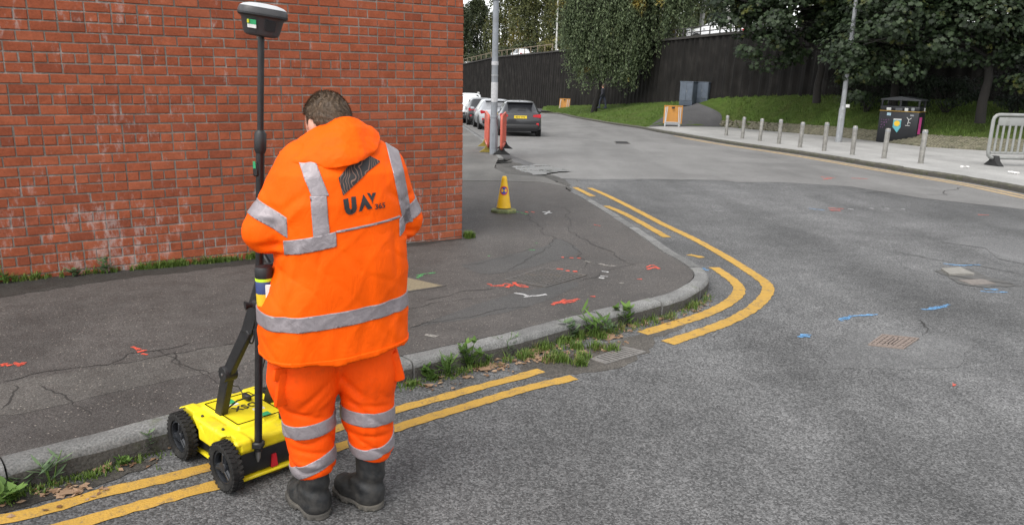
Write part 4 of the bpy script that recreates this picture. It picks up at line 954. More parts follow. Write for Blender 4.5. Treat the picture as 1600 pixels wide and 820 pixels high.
# short grass on the bank
g = np.random.default_rng(4); V = []; F = []
for k in range(26000):
    t_ = g.uniform(.2, 9.9); s = g.uniform(.0, 1) 
    if 2.9 < t_ < 5.05 and not (s > .0 and (t_ < 3.1 + .65 * s)): continue
    if t_ > 4.9 and s < .21: continue
    p = bank(t_, s); a = g.uniform(0, 6.28); hh = g.uniform(.05, .16); w2 = g.uniform(.01, .025); q = len(V); c, sn = math.cos(a) * w2, math.sin(a) * w2
    V += [(p.x - c, p.y - sn, p.z - .02), (p.x + c, p.y + sn, p.z - .02), (p.x + g.normal() * .05, p.y + g.normal() * .05, p.z + hh)]; F.append((q, q + 1, q + 2))
tag(mk('bank_grass', V, F, M_lawn), 'short green grass on the sloping bank below the dark wall', 'grass', kind='stuff')

# ================================================================== the worker (local frame: x right, y away from the viewer, z up)
POX, POY = -.69, 2.885
def fabric(name, col, bumpd=.0025, rough=.62, dirt=None):
    t = NT(name); co = t.coord(); n1 = t.noise(co, 9, 4, .6, .6); n2 = t.noise(co, 26, 4, .6, 1.2); w1 = t.noise(co, 900, 2, .5)
    c = t.mix(t.ramp(n1, [(.3, 0.0), (.7, 1.0)]), tuple(x * .9 for x in col), col)
    if dirt: c = t.mix(t.ramp(t.noise(co, 5, 6, .7), [(.52, 0.0), (.75, .6)]), c, dirt)
    rdg = t.math('ABSOLUTE', t.math('SUBTRACT', t.noise(t.mapping(co, (1, 1, .55)), 13, 3, .55, 1.0), .5)); nm = t.bump(t.ramp(rdg, [(0.0, 0.0), (.10, 1.0)]), .005, .16); nm = t.bump(n2, .005, .15, nm); nm = t.bump(w1, .0008, .3, nm)
    m = t.done(c, rough, nm, spec=.12); return m
M_jack = fabric('fluorescent orange jacket cloth', (.95, .108, .001))
M_trou = fabric('red orange trouser cloth', (.97, .090, .003), dirt=(.45, .06, .012))
t = NT('retroreflective tape'); co = t.coord(); n1 = t.noise(co, 30, 4, .6, 1.0)
M_refl = t.done(t.ramp(n1, [(.25, (.235, .208, .22)), (.75, (.33, .295, .31))]), .5, t.bump(n1, .006, .5), metal=.35)
M_skin = plain('skin', (.52, .27, .19), .5, var=.08, scale=40)
M_black = plain('black print', (.018, .018, .02), .55, var=.2, scale=60)
t = NT('contour line print'); co = t.coord(); wv = t.n('TexWave', Scale=24.0, Distortion=16.0, Detail=1.0); wv.inputs['Detail Scale'].default_value = .8; t.l(co, wv.inputs['Vector'])
ln = t.ramp(wv.outputs['Fac'], [(.88, 0.0), (.97, 1.0)])
M_cont = t.done(t.mix(ln, (.02, .018, .018), (.22, .12, .085)), .55)
t = NT('dusty black boot rubber'); co = t.coord(); n1 = t.noise(co, 14, 6, .7); n2 = t.noise(co, 60, 4)
sx = t.n('SeparateXYZ'); t.l(co, sx.inputs[0])
c = t.mix(t.ramp(n1, [(.42, 0.0), (.72, .8)]), (.010, .011, .012), (.055, .05, .044))
M_boot = t.done(c, t.ramp(n1, [(.3, .42), (.7, .75)]), t.bump(n1, .01, .35))
M_sole = plain('dusty boot sole', (.06, .055, .048), .85, var=.4, scale=30, bump=.4, dirt=(.14, .125, .10))
t = NT('brown hair'); co = t.coord(); n1 = t.noise(t.mapping(co, (1, 1, .3)), 90, 4, .7); n2 = t.noise(co, 14, 3)
c = t.mix(t.ramp(n1, [(.3, 0.0), (.7, 1.0)]), (.045, .028, .017), (.16, .105, .062)); c = t.mix(.5, c, t.ramp(n2, [(.3, .5), (.7, 1.1)]), 'MULTIPLY')
M_hair = t.done(c, .55, t.bump(n1, .004, .9))

az = math.atan2(.69, 2.885)
man = thing('person', 'person in orange high-visibility jacket and trousers, back turned, beside the yellow survey cart', 'person', (POX, POY, gz(POY)), az)
YAW = R(22)
def lerp_tab(z, tab):
    zs = [r[0] for r in tab]; return [np.interp(z, zs, [r[i] for r in tab]) for i in range(1, len(tab[0]))]
TORSO = [(.55, -.005, .01, .298, .215), (.70, -.005, .01, .296, .212), (.92, -.004, .005, .290, .204), (1.0, .014, .003, .272, .2), (1.06, .029, .0, .256, .195), (1.12, .030, -.003, .253, .19), (1.2, .022, -.005, .254, .182),
         (1.32, .03, -.01, .252, .168), (1.42, .036, -.005, .232, .15), (1.485, .03, .01, .165, .12), (1.53, .012, .03, .09, .085), (1.56, .0, .04, .03, .03), (1.62, 0, .05, .004, .004)]
def torso(X, Y, Z, g=0.0):
    cx, cy, a, b = lerp_tab(Z, TORSO); a = a + g; b = b + g
    x, y = X - cx, Y - cy; c, s = math.cos(YAW), math.sin(YAW); x, y = x * c + y * s, -x * s + y * c
    k = (np.abs(x / a) ** 2.4 + np.abs(y / b) ** 2.4) ** (1 / 2.4)
    return (k - 1) * np.minimum(a, b) * .92
LSH, LEL, LHA = (-.122, -.03, 1.418), (-.243, -.045, 1.205), (-.155, .285, 1.10)
RSH, REL, RHA = (.200, .085, 1.418), (.275, .125, 1.205), (.085, .345, 1.10)
# creases on the back: x0, z0, x1, z1, half width, depth (plus = valley, minus = ridge)
CREASE = [(.150, 1.22, .165, .74, .035, -.006), (.115, 1.20, .125, .76, .03, .004), (-.155, 1.15, -.215, .96, .012, .007), (-.135, 1.13, -.19, .93, .014, -.006), (-.04, 1.17, -.055, 1.10, .006, .005), (-.17, 1.02, -.20, .80, .02, .006), (-.12, .98, -.13, .76, .02, -.005),
          (.225, 1.20, .235, 1.02, .012, .006), (.20, .96, .245, .80, .014, .006), (.245, .92, .215, .75, .016, -.005), (.10, .86, .09, .74, .02, .005), (-.02, .85, -.03, .74, .02, -.005), (.04, 1.15, .10, 1.08, .010, .003), (-.10, 1.36, -.17, 1.30, .012, .005), (-.09, 1.33, -.16, 1.26, .010, -.004), (.20, 1.36, .25, 1.31, .012, .005), (.06, 1.26, .15, 1.275, .010, .002)]
SLEEVE = [(-.20, 1.30, -.31, 1.33, .010, .006), (-.19, 1.265, -.30, 1.28, .010, -.005), (-.17, 1.175, -.28, 1.16, .009, .007), (-.18, 1.15, -.29, 1.125, .010, -.006), (-.16, 1.14, -.24, 1.11, .008, .006), (.26, 1.31, .36, 1.33, .010, .006), (.26, 1.18, .35, 1.165, .009, .007), (.27, 1.16, .34, 1.14, .010, -.006)]
def seg2(X, Z, a, b, c, d):
    t = np.clip(((X - a) * (c - a) + (Z - b) * (d - b)) / ((c - a) ** 2 + (d - b) ** 2), 0, 1); return np.sqrt((X - a - t * (c - a)) ** 2 + (Z - b - t * (d - b)) ** 2), np.sin(np.clip(t, .04, .96) * np.pi) ** .5
def jacket_f(X, Y, Z):
    d = torso(X, Y, Z)
    fall = np.clip((1.15 - Z) / .4, 0, 1); ang = np.arctan2(Y, X)
    d = d + fall * .0035 * np.sin(ang * 6 + 1.2 + 2 * np.sin(Z * 5))
    d = smin(d, cone(X, Y, Z, LSH, LEL, .086, .080), .028); d = smin(d, cone(X, Y, Z, LEL, LHA, .078, .056), .025)
    d = smin(d, cone(X, Y, Z, RSH, REL, .088, .078), .028); d = smin(d, cone(X, Y, Z, REL, RHA, .076, .056), .025)
    d = smin(d, cone(X, Y, Z, (-.09, -.02, 1.468), (.14, .05, 1.472), .072, .072), .05)
    back = (Y < .08)
    for (a, b, c, e, w_, q) in CREASE + SLEEVE:
        ds, tp = seg2(X, Z, a, b, c, e); d = d + back * q * tp * np.exp(-(ds / w_) ** 2)
    wx = X + .02 * np.sin(Z * 23 + 1); wz = Z + .02 * np.sin(X * 19)
    cr = (1 - np.abs(np.sin(wx * 21 + wz * 9 + 2 * np.sin(wz * 6)))) ** 4 - (1 - np.abs(np.sin(wx * 13 - wz * 17 + 1.5 * np.sin(wx * 8)))) ** 4
    d = d + .0022 * cr + .0016 * wav(X, Y, Z, 5, 60, 6)
    hem = .727 + .008 * np.sin(ang * 2 + 1) + .02 * X + .004 * np.sin(ang * 9)
    d = np.maximum(d, hem - Z)
    inn = np.maximum(torso(X, Y, Z, -.028), Z - .86)
    return np.maximum(d, -inn)
jm = snet_mesh('jacket', jacket_f, (-.42, -.33, .68), (.42, .46, 1.60), .0066, M_jack, 1)
jacket = link('jacket', jm, man)
jb = BVHTree.FromPolygons([v.co for v in jm.vertices], [tuple(p.vertices) for p in jm.polygons])

def clip_band(name, me, planes, mat, parent, off=.004, pred=None, label=None):
    """a strip of tape: the part of a garment between planes, raised from the cloth"""
    bm = bmesh.new(); bm.from_mesh(me)
    for co, no in planes:
        bmesh.ops.bisect_plane(bm, geom=bm.verts[:] + bm.edges[:] + bm.faces[:], plane_co=co, plane_no=no, clear_outer=True)
    if pred: bmesh.ops.delete(bm, geom=[f for f in bm.faces if not pred(f.calc_center_median(), f.normal)], context='FACES')
    seen = set(); best = []
    for f0 in bm.faces:
        if f0 in seen: continue
        st = [f0]; seen.add(f0); isl = []
        while st:
            f1 = st.pop(); isl.append(f1)
            for e in f1.edges:
                for f2 in e.link_faces:
                    if f2 not in seen: seen.add(f2); st.append(f2)
        if len(isl) > len(best): best = isl
    best = set(best); bmesh.ops.delete(bm, geom=[f for f in bm.faces if f not in best], context='FACES')
    for v in bm.verts: v.normal_update()
    nv = {v: v.normal.copy() for v in bm.verts}
    for v in bm.verts: v.co += nv[v] * off
    be = [e for e in bm.edges if e.is_boundary]
    if be:
        r = bmesh.ops.extrude_edge_only(bm, edges=be)
        for v in [g for g in r['geom'] if isinstance(g, bmesh.types.BMVert)]:
            cl = jb.find_nearest(v.co) if me is jm else None
            v.co = v.co - (v.normal if v.normal.length else Vector((0, 1, 0))) * 0 - (nv_near(v, nv)) * (off + .004)
    o = bm_obj(name, bm, mat, parent, smooth=True)
    if label: o['label'] = label
    return o
def nv_near(v, nv):
    for e in v.link_edges:
        q = e.other_vert(v)
        if q in nv: return nv[q]
    return Vector((0, 0, 0))
def slab(z0, z1, tilt=(0, 0)):
    n = Vector((tilt[0], tilt[1], 1)).normalized()
    return [((0, 0, z1), n), ((0, 0, z0), -n)]
outer = lambda c, n: True
# waist tape, braces, chest tape and arm tapes
clip_band('reflective_band', jm, slab(.868, .925, (-.05, 0)), M_refl, jacket, pred=lambda c, n: n.to_2d().dot((c - Vector((-.02, 0, 0))).to_2d()) > 0)
def strip(a, b, wd):
    """two planes bounding a strip on the back from a to b (x, z), wd wide"""
    a = Vector(a); b = Vector(b); d = (b - a).normalized(); n = Vector((-d.y, d.x))
    return [(Vector((a.x + n.x * wd / 2, 0, a.y + n.y * wd / 2)), Vector((n.x, 0, n.y))), (Vector((a.x - n.x * wd / 2, 0, a.y - n.y * wd / 2)), -Vector((n.x, 0, n.y)))]
clip_band('reflective_band', jm, strip((-.10, 1.52), (-.045, 1.37), .056) + [((0, 0, 1.355), Vector((0, 0, -1))), ((0, -.10, 1.47), Vector((0, .35, 1)))], M_refl, jacket, pred=lambda c, n: n.y < .1)
clip_band('reflective_band', jm, strip((-.047, 1.37), (-.038, 1.16), .056) + [((0, 0, 1.19), Vector((0, 0, -1))), ((0, 0, 1.355), Vector((0, 0, 1)))], M_refl, jacket, pred=lambda c, n: n.y < .1)
clip_band('reflective_band', jm, strip((-.17, 1.165), (.01, 1.20), .052) + [((.01, 0, 0), Vector((1, 0, 0))), ((-.172, 0, 0), Vector((-1, 0, 0)))], M_refl, jacket, off=.0045, pred=lambda c, n: n.y < .1)
clip_band('reflective_band', jm, strip((.228, 1.53), (.260, 1.36), .042) + [((0, 0, 1.21), Vector((0, 0, -1))), ((0, 0, 1.53), Vector((0, 0, 1)))], M_refl, jacket, pred=lambda c, n: n.y < .35)
clip_band('piping', jm, strip((.01, 1.225), (.25, 1.252), .008) + [((.012, 0, 0), Vector((-1, 0, 0))), ((.25, 0, 0), Vector((1, 0, 0)))], M_refl, jacket, off=.003, pred=lambda c, n: n.y < .1)
def arm_band(S, E, f, wd, side):
    S = Vector(S); E = Vector(E); d = (E - S).normalized(); d = (d + Vector((-.25 * side, 0, 0))).normalized() if False else d
    p = S.lerp(E, f)
    clip_band('reflective_band', jm, [(p + d * wd / 2, d), (p - d * wd / 2, -d), (Vector((-.158 if side < 0 else .248, 0, 0)), Vector((-side, 0, 0))), (Vector((0, 0, 1.1)), Vector((0, 0, -1)))], M_refl, jacket, pred=lambda c, n: n.x * side > -.35)
arm_band(LSH, LEL, .74, .062, -1); arm_band(RSH, REL, .80, .062, 1)
# hem and stitched seam lines
clip_band('hem', jm, slab(.712, .746, (-.02, 0)), M_jack, jacket, off=.004, pred=lambda c, n: n.to_2d().dot((c - Vector((-.02, 0, 0))).to_2d()) > 0 and n.z > -.6)

# hood lying on the shoulders: folded cloth with a sewn rim
HG = [[(-.150, .06, 1.45), (-.03, .06, 1.545), (.06, .05, 1.585), (.10, .06, 1.575), (.160, .10, 1.52)],
      [(-.182, -.01, 1.492), (-.040, -.020, 1.592), (.062, -.030, 1.634), (.108, -.015, 1.618), (.186, .045, 1.560)],
      [(-.180, -.045, 1.480), (-.060, -.070, 1.556), (.045, -.080, 1.592), (.112, -.066, 1.582), (.186, .010, 1.542)],
      [(-.152, -.105, 1.470), (-.080, -.118, 1.500), (.015, -.130, 1.535), (.090, -.118, 1.535), (.175, -.045, 1.512)],
      [(-.120, -.120, 1.458), (-.045, -.150, 1.466), (.045, -.176, 1.488), (.105, -.148, 1.498), (.158, -.075, 1.495)],
      [(-.105, -.105, 1.452), (-.045, -.145, 1.448), (.052, -.178, 1.450), (.112, -.145, 1.474), (.150, -.065, 1.484)],
      [(-.09, -.05, 1.46), (-.04, -.08, 1.455), (.05, -.10, 1.455), (.105, -.07, 1.47), (.14, .0, 1.48)]]
bm = bmesh.new(); gv = [[bm.verts.new(p) for p in row] for row in HG]
for i in range(len(HG) - 1):
    for j in range(4): bm.faces.new((gv[i][j], gv[i][j + 1], gv[i + 1][j + 1], gv[i + 1][j]))
cl = bm.edges.layers.float.new('crease_edge')
for e in bm.edges:
    rows = [i for i in range(len(HG)) for v in e.verts if v in gv[i]]
    if rows == [1, 1]: e[cl] = .75
    elif rows == [5, 5]: e[cl] = .6
    elif rows == [2, 2]: e[cl] = .35
hood = bm_obj('hood', bm, M_jack, man, smooth=True); sm = hood.modifiers.new('smooth', 'SUBSURF'); sm.levels = 4; sm.render_levels = 4
tx = bpy.data.textures.new('hood folds', 'CLOUDS'); tx.noise_scale = .06; tx.noise_depth = 2
dm = hood.modifiers.new('folds', 'DISPLACE'); dm.texture = tx; dm.strength = .014; dm.mid_level = .5; dm.texture_coords = 'LOCAL'

# printed mark on the back
def decal(name, polys, mat, off=.0035, step=.008):
    bm = bmesh.new()
    for P in polys:
        vs = [bm.verts.new((x, 0, z)) for x, z in P]; bm.faces.new(vs)
    bmesh.ops.triangulate(bm, faces=bm.faces[:])
    for _ in range(6):
        le = [e for e in bm.edges if e.calc_length() > step]
        if not le: break
        bmesh.ops.subdivide_edges(bm, edges=le, cuts=1, use_grid_fill=False); bmesh.ops.triangulate(bm, faces=bm.faces[:])
    for v in bm.verts:
        h = jb.ray_cast(Vector((v.co.x, -.6, v.co.z)), Vector((0, 1, 0)))
        if h[0] is not None: v.co = h[0] + h[1] * off
    for f in bm.faces:
        if f.normal.y > 0: f.normal_flip()
    return bm_obj(name, bm, mat, jacket, smooth=True)
LG = lambda P: [((1.5 + cx / 7.81) / 436, 1.3 + (89.1 - cz / 7.81) / 430) for cx, cz in P]     # artwork units to metres on the back
decal('print_panel', [LG([(72, 310), (190, 195), (420, 60), (600, 160), (430, 262), (120, 518)])], M_cont)
U_ = [(118, 562), (178, 552), (190, 665), (205, 690), (222, 672), (215, 540), (272, 535), (280, 680), (262, 725), (222, 748), (180, 748), (148, 722), (132, 680)]
A_ = [(365, 518), (475, 697), (418, 706), (378, 640), (343, 716), (303, 725)]
Y_ = [(408, 506), (446, 510), (464, 552), (482, 510), (524, 512), (484, 600), (476, 648), (466, 604)]
for P in (U_, A_, Y_): decal('lettering', [LG(P)], M_black)
def text_polys(txt, size):
    cu = bpy.data.curves.new('txt', 'FONT'); cu.body = txt; cu.size = size; cu.offset = size * .02; cu.resolution_u = 3
    o = bpy.data.objects.new('txt', cu); COL.objects.link(o); bpy.context.view_layer.update()
    me = o.to_mesh(); P = [[(me.vertices[i].co.x, me.vertices[i].co.y) for i in p.vertices] for p in me.polygons]
    o.to_mesh_clear(); bpy.data.objects.remove(o); bpy.data.curves.remove(cu); return P
decal('lettering', [LG([(502 + x, 712 - z - (x * .05)) for x, z in p]) for p in text_polys('365', 92)], M_black)

# trousers
def trouser_f(X, Y, Z):
    l = smin(cone(X, Y, Z, (-.105, .02, .84), (-.132, .005, .60), .155, .138), cone(X, Y, Z, (-.132, .005, .60), (-.118, -.005, .40), .134, .094), .03)
    l = smin(l, cone(X, Y, Z, (-.118, -.005, .40), (-.110, -.01, .24), .094, .088), .03)
    r = smin(cone(X, Y, Z, (.085, .05, .84), (.115, .04, .60), .150, .126), cone(X, Y, Z, (.115, .04, .60), (.116, .03, .40), .124, .099), .03)
    r = smin(r, cone(X, Y, Z, (.116, .03, .40), (.130, .025, .27), .099, .088), .03)
    d = smin(l, r, .025)
    low = np.clip((.62 - Z) / .3, 0, 1)
    zz = Z + .02 * np.sin(X * 24 + Y * 11); fold = (1 - np.abs(np.sin(zz * 24 + X * 13 + 1.6 * np.sin(Y * 14 + X * 9)))) ** 3
    d = d + low * (.010 * fold - .004) + .0025 * wav(X, Y, Z, 11, 48, 6) - .004 * np.exp(-((np.abs(X - .115) - .02) / .012) ** 2) * (Z > .3)
    for (a, b, c, e, w_, q) in ((-.02, .62, -.16, .50, .014, .008), (-.01, .56, -.10, .47, .012, -.006), (.0, .62, .11, .52, .014, .008), (.02, .55, .12, .47, .012, -.006), (-.20, .50, -.06, .455, .010, .007), (.03, .50, .20, .47, .010, .007), (-.19, .33, -.05, .30, .010, .008), (.04, .36, .20, .34, .010, .008), (-.19, .27, -.06, .25, .010, -.007)):
        ds, tp = seg2(X, Z, a, b, c, e); d = d + (Y < .05) * q * tp * np.exp(-(ds / w_) ** 2)
    hem = np.where(X < .01, .190 + .16 * (X + .11) + .006 * np.sin(Y * 40), .228 - .30 * (X - .13) + .006 * np.sin(Y * 40 + 1))
    d = np.maximum(d, hem - Z)
    inn = np.minimum(cone(X, Y, Z, (-.112, -.01, .10), (-.112, -.01, .20), .07, .07), cone(X, Y, Z, (.130, .025, .10), (.130, .025, .22), .07, .07))
    d = np.maximum(d, -inn); return np.maximum(d, Z - .82)
tm = snet_mesh('trousers', trouser_f, (-.30, -.2, .1), (.30, .24, .84), .0062, M_trou, 1); trousers = link('trousers', tm, man)
def tb(z, h, tx, side, yy=0.0):
    n = Vector((tx, yy, 1)).normalized(); c = Vector((-.115 if side < 0 else .125, 0, z))
    clip_band('reflective_band', tm, [(c + n * h / 2, n), (c - n * h / 2, -n)], M_refl, trousers, pred=lambda p, nn: (p.x < .004 if side < 0 else p.x > .006) and nn.to_2d().dot((p - c).to_2d()) > 0)
tb(.410, .056, -.12, -1); tb(.425, .056, .10, 1); tb(.235, .054, -.42, -1, .1); tb(.290, .044, -.12, 1, -.35)
# cargo pocket flaps
Mx = Matrix.Rotation(R(8), 3, 'Y') @ Matrix.Rotation(R(38), 3, 'Z')
MB().box((-.185, -.100, .60), (.115, .022, .14), Mx, .009).build('cargo_pocket', M_trou, trousers, 40)
MB().box((-.188, -.108, .665), (.125, .02, .05), Mx, .008).build('pocket_flap', M_trou, trousers, 40)
MB().box((.232, .03, .625), (.045, .12, .13), Matrix.Rotation(R(-14), 3, 'Y'), .012).build('cargo_pocket', M_trou, trousers, 40)

# boots
def boot(heel, toe, shaft, top):
    h = np.array(heel); tt = np.array(toe); d = (tt - h) / np.linalg.norm(tt - h); pt = lambda s, z: (h[0] + d[0] * s, h[1] + d[1] * s, z); L = np.linalg.norm(tt - h)
    def f(X, Y, Z):
        a = cone(X, Y, Z, pt(.048, .05), pt(L * .62, .038), .048, .050); a = smin(a, cone(X, Y, Z, pt(L * .62, .042), pt(L - .05, .045), .052, .048), .03)
        a = smin(a, cone(X, Y, Z, pt(.055, .06), (shaft[0], shaft[1], top), .054, .066), .04)
        a = smin(a, cone(X, Y, Z, pt(.10, .09), pt(L * .55, .055), .045, .035), .04)
        a = a + .005 * np.sin(Z * 85 + X * 30) * np.clip(1 - np.abs(Z - .12) / .06, 0, 1) + .0025 * wav(X, Y, Z, 4, 60, 5)
        a = np.maximum(a, .022 - Z); return np.maximum(a, Z - top)
    lo = (min(h[0], tt[0], shaft[0]) - .1, min(h[1], tt[1], shaft[1]) - .1, 0.0); hi = (max(h[0], tt[0], shaft[0]) + .1, max(h[1], tt[1], shaft[1]) + .1, top + .02)
    b = link('boot', snet_mesh('boot', f, lo, hi, .0065, M_boot, 1), man)
    def g(X, Y, Z):
        a = cone(X, Y, Z * 0 + .02, pt(.048, .02), pt(L * .6, .02), .056, .058); a = smin(a, cone(X, Y, Z * 0 + .02, pt(L * .6, .02), pt(L - .052, .02), .058, .056), .03)
        s = (X - h[0]) * d[0] + (Y - h[1]) * d[1]
        lug = .004 * np.sign(np.sin(s * 190)) * (Z < .014)
        arch = np.where((s > .085) & (s < .125), .012, .001)
        return np.maximum(np.maximum(a + lug * .7, Z - .030), arch - Z)
    link('sole', snet_mesh('sole', g, lo, (hi[0], hi[1], .045), .005, M_sole, 1), b)
    # pull loop and side tab
    c = np.array([shaft[0], shaft[1]]) + np.array([d[1], -d[0]]) * .062 - d * .01
    MB().box((c[0], c[1], top - .055), (.012, .028, .085), Matrix.Rotation(math.atan2(d[1], d[0]), 3, 'Z'), .004).build('pull_tab', M_boot, b, 40)
    return b
boot((-.078, -.073), (-.206, .168), (-.112, -.010), .265)
boot((.150, -.041), (-.018, .160), (.127, .020), .285)

# body: head, neck, arms and hands in one skin
HY = R(38); HC = np.array([-.008, .062, 1.586])
def head_local(X, Y, Z):
    x, y, z = X - HC[0], Y - HC[1], Z - HC[2]; c, s = math.cos(HY), math.sin(HY); x, y = x * c + y * s, -x * s + y * c
    t_ = R(-24); y, z = y * math.cos(t_) + z * math.sin(t_), -y * math.sin(t_) + z * math.cos(t_)
    return x, y, z
def hands(X, Y, Z, H_, sgn):
    hx, hy, hz = H_; dx = -.45 * sgn * 0 ; d = cone(X, Y, Z, (hx, hy - .02, hz), (hx, hy + .04, hz + .005), .030, .034)
    for i in range(4):
        ox = (i - 1.5) * .019; L = (.034, .042, .040, .030)[i]
        a = (hx + ox, hy + .055, hz + .012); b = (hx + ox, hy + .055 + L * .8, hz + .005); c = (hx + ox, hy + .055 + L * .9, hz - .028)
        d = smin(d, np.minimum(cone(X, Y, Z, a, b, .0095, .009), cone(X, Y, Z, b, c, .009, .008)), .006)
    a = (hx - sgn * .035, hy + .005, hz + .012); b = (hx - sgn * .055, hy + .04, hz + .022); c = (hx - sgn * .050, hy + .07, hz + .022)
    return smin(d, np.minimum(cone(X, Y, Z, a, b, .012, .010), cone(X, Y, Z, b, c, .010, .009)), .01)
def body_f(X, Y, Z):
    x, y, z = head_local(X, Y, Z)
    d = ell(x, y, z, (0, -.012, .018), (.076, .094, .098)); d = smin(d, ell(x, y, z, (0, .03, -.045), (.058, .066, .075)), .03)
    d = smin(d, cone(x, y, z, (0, .088, .005), (0, .112, -.032), .009, .014), .012)
    for s in (-1, 1):
        d = smin(d, ell(x, y, z, (s * .080, -.008, -.012), (.010, .020, .032)), .008)
        d = np.maximum(d, -(np.sqrt((x - s * .031) ** 2 + (y - .100) ** 2 + (z + .002) ** 2) - .013))
    d = np.maximum(d, -ell(x, y, z, (0, .098, -.068), (.024, .012, .004)))
    d = smin(d, cone(X, Y, Z, (.005, .045, 1.55), (.02, .01, 1.44), .058, .066), .03)
    d = smin(d, torso(X, Y, np.clip(Z, .0, 1.46), -.05) + np.maximum(Z - 1.44, 0), .03)
    d = np.maximum(d, .72 - Z) if False else d
    d = smin(d, cone(X, Y, Z, LSH, LEL, .058, .045), .03); d = smin(d, cone(X, Y, Z, LEL, LHA, .045, .030), .02)
    d = smin(d, cone(X, Y, Z, RSH, REL, .058, .045), .03); d = smin(d, cone(X, Y, Z, REL, RHA, .045, .030), .02)
    d = np.maximum(d, .80 - Z)
    for a, b, c in (((-.105, .02, .84), (-.118, -.005, .40), (-.11, -.01, .12)), ((.085, .05, .84), (.116, .03, .40), (.125, .02, .12))):
        d = smin(d, np.minimum(cone(X, Y, Z, a, b, .095, .062), cone(X, Y, Z, b, c, .062, .042)), .03)
    for H_, s in ((LHA, -1), (RHA, 1)):
        hd = hands(X, Y + (-.035), Z, H_, s); d = smin(d, hd, .012)
    return d
body = link('body', snet_mesh('body', body_f, (-.36, -.26, .06), (.36, .5, 1.75), .0078, M_skin, 1), man)
def hair_f(X, Y, Z):
    x, y, z = head_local(X, Y, Z)
    d = ell(x, y, z, (0, -.014, .020), (.0805, .0975, .101)) + .0022 * wav(x, y, z, 2, 90, 7) + .002 * np.sin(x * 260 + 8 * np.sin(z * 40))
    line = np.where(y > .02, .045 + (y - .02) * .6, -.005 - (.02 - y) * .9)
    d = np.maximum(d, np.clip(line - z, -1, .05))
    side = np.maximum(np.abs(x) - .10, .02 - y)  # round the ears
    for s in (-1, 1): d = np.maximum(d, -(ell(x, y, z, (s * .086, -.004, -.018), (.02, .026, .04))))
    return d
hm = snet_mesh('hair', hair_f, (-.13, -.08, 1.47), (.12, .2, 1.75), .0045, M_hair, 1); hair = link('hair', hm, man)
V = []; F = []; rg = random.Random(8)
for p in rg.sample(range(len(hm.polygons)), min(5200, len(hm.polygons))):
    pl = hm.polygons[p]; c = pl.center; n_ = Vector(pl.normal)
    if n_.dot(c - Vector(HC)) < 0: continue
    flow = Vector((.3, -.55, -.6)); d = (n_ * .75 + (flow - n_ * flow.dot(n_)) * .9 + Vector((rg.uniform(-.4, .4), rg.uniform(-.4, .4), rg.uniform(-.3, .3)))).normalized() * rg.uniform(.006, .014)
    s = d.cross(n_).normalized() * .0011; b = len(V); V += [c - s, c + s, c + d]; F.append((b, b + 1, b + 2))
mk('hair_strands', V, F, M_hair, hair)

# ================================================================== survey cart (ground radar) and its satellite antenna pole
M_cy = plain('yellow cart plastic', (.76, .62, .012), .46, var=.08, scale=14, dirt=(.42, .34, .06))
M_cb = plain('black cart plastic', (.012, .012, .013), .5, var=.3, scale=25)
M_tyre = plain('dusty tyre rubber', (.020, .0195, .019), .9, var=.3, scale=22, bump=.3, dirt=(.055, .052, .046), spec=.2); M_void = plain('black recess', (.003, .003, .003), .9, spec=.05)
M_rim = plain('black wheel plastic', (.018, .020, .024), .38, var=.2, scale=30)
M_redr = plain('red reflector', (.55, .02, .03), .3, var=.1)
M_grn = plain('green sticker', (.03, .33, .13), .5, var=.1); M_wht = plain('white sticker', (.7, .7, .68), .5, var=.05)
M_pole = plain('black carbon pole', (.014, .013, .014), .35, var=.3, scale=40)
M_al = plain('brushed metal', (.45, .45, .45), .35, metal=.9)
CX, CY, CR = -1.230, 3.312, R(47)
cart = thing('survey_cart', 'yellow and black four-wheeled ground radar cart parked on the double yellow lines', 'survey cart', (CX, CY, gz(CY) + .0), CR, slope=True); cart.scale = (.82, 1, 1)
WR = .112; WX = .262; WY = .215
def rbox(X, Y, Z, c, h, r):
    q = [np.abs(A - c[i]) - h[i] + r for i, A in enumerate((X, Y, Z))]
    return np.sqrt(sum(np.maximum(a, 0) ** 2 for a in q)) + np.minimum(np.maximum(np.maximum(q[0], q[1]), q[2]), 0) - r
def cover_f(X, Y, Z):
    d = rbox(X, Y, Z, (0, 0, .195), (.232, .275, .032), .018)
    d = smin(d, rbox(X, Y, Z, (0, .02, .222), (.15, .18, .024), .016), .012)
    for sx in (-1, 1):
        d = smin(d, rbox(X, Y, Z, (sx * .205, 0.0, .185), (.042, .075, .052), .016), .012)      # lug beside the handle
        d = smin(d, rbox(X, Y, Z, (sx * .195, -.225, .205), (.05, .06, .030), .018), .012)
        d = smin(d, rbox(X, Y, Z, (sx * .195, .225, .205), (.05, .06, .026), .018), .012)
        for sy in (-1, 1):
            d = np.maximum(d, -np.maximum(np.sqrt((Y - sy * WY) ** 2 + (Z - WR) ** 2) - (WR + .012), .212 - sx * X))
        d = np.maximum(d, -cone(X, Y, Z, (sx * .262, -.03, .165), (sx * .252, .04, .215), .012, .012))   # grip slot
    d = np.maximum(d, -rbox(X, Y, Z, (.06, -.17, .25), (.05, .05, .018), .01))
    return d
link('cover', snet_mesh('cover', cover_f, (-.28, -.3, .10), (.28, .3, .27), .0042, M_cy, 1), cart)
MB().box((0, 0, .115), (.40, .50, .125), ch=.012).build('tub', M_cb, cart, 40)
MB().box((0, 0, .042), (.425, .53, .016), ch=.005).build('skid_tray', M_cy, cart, 40)
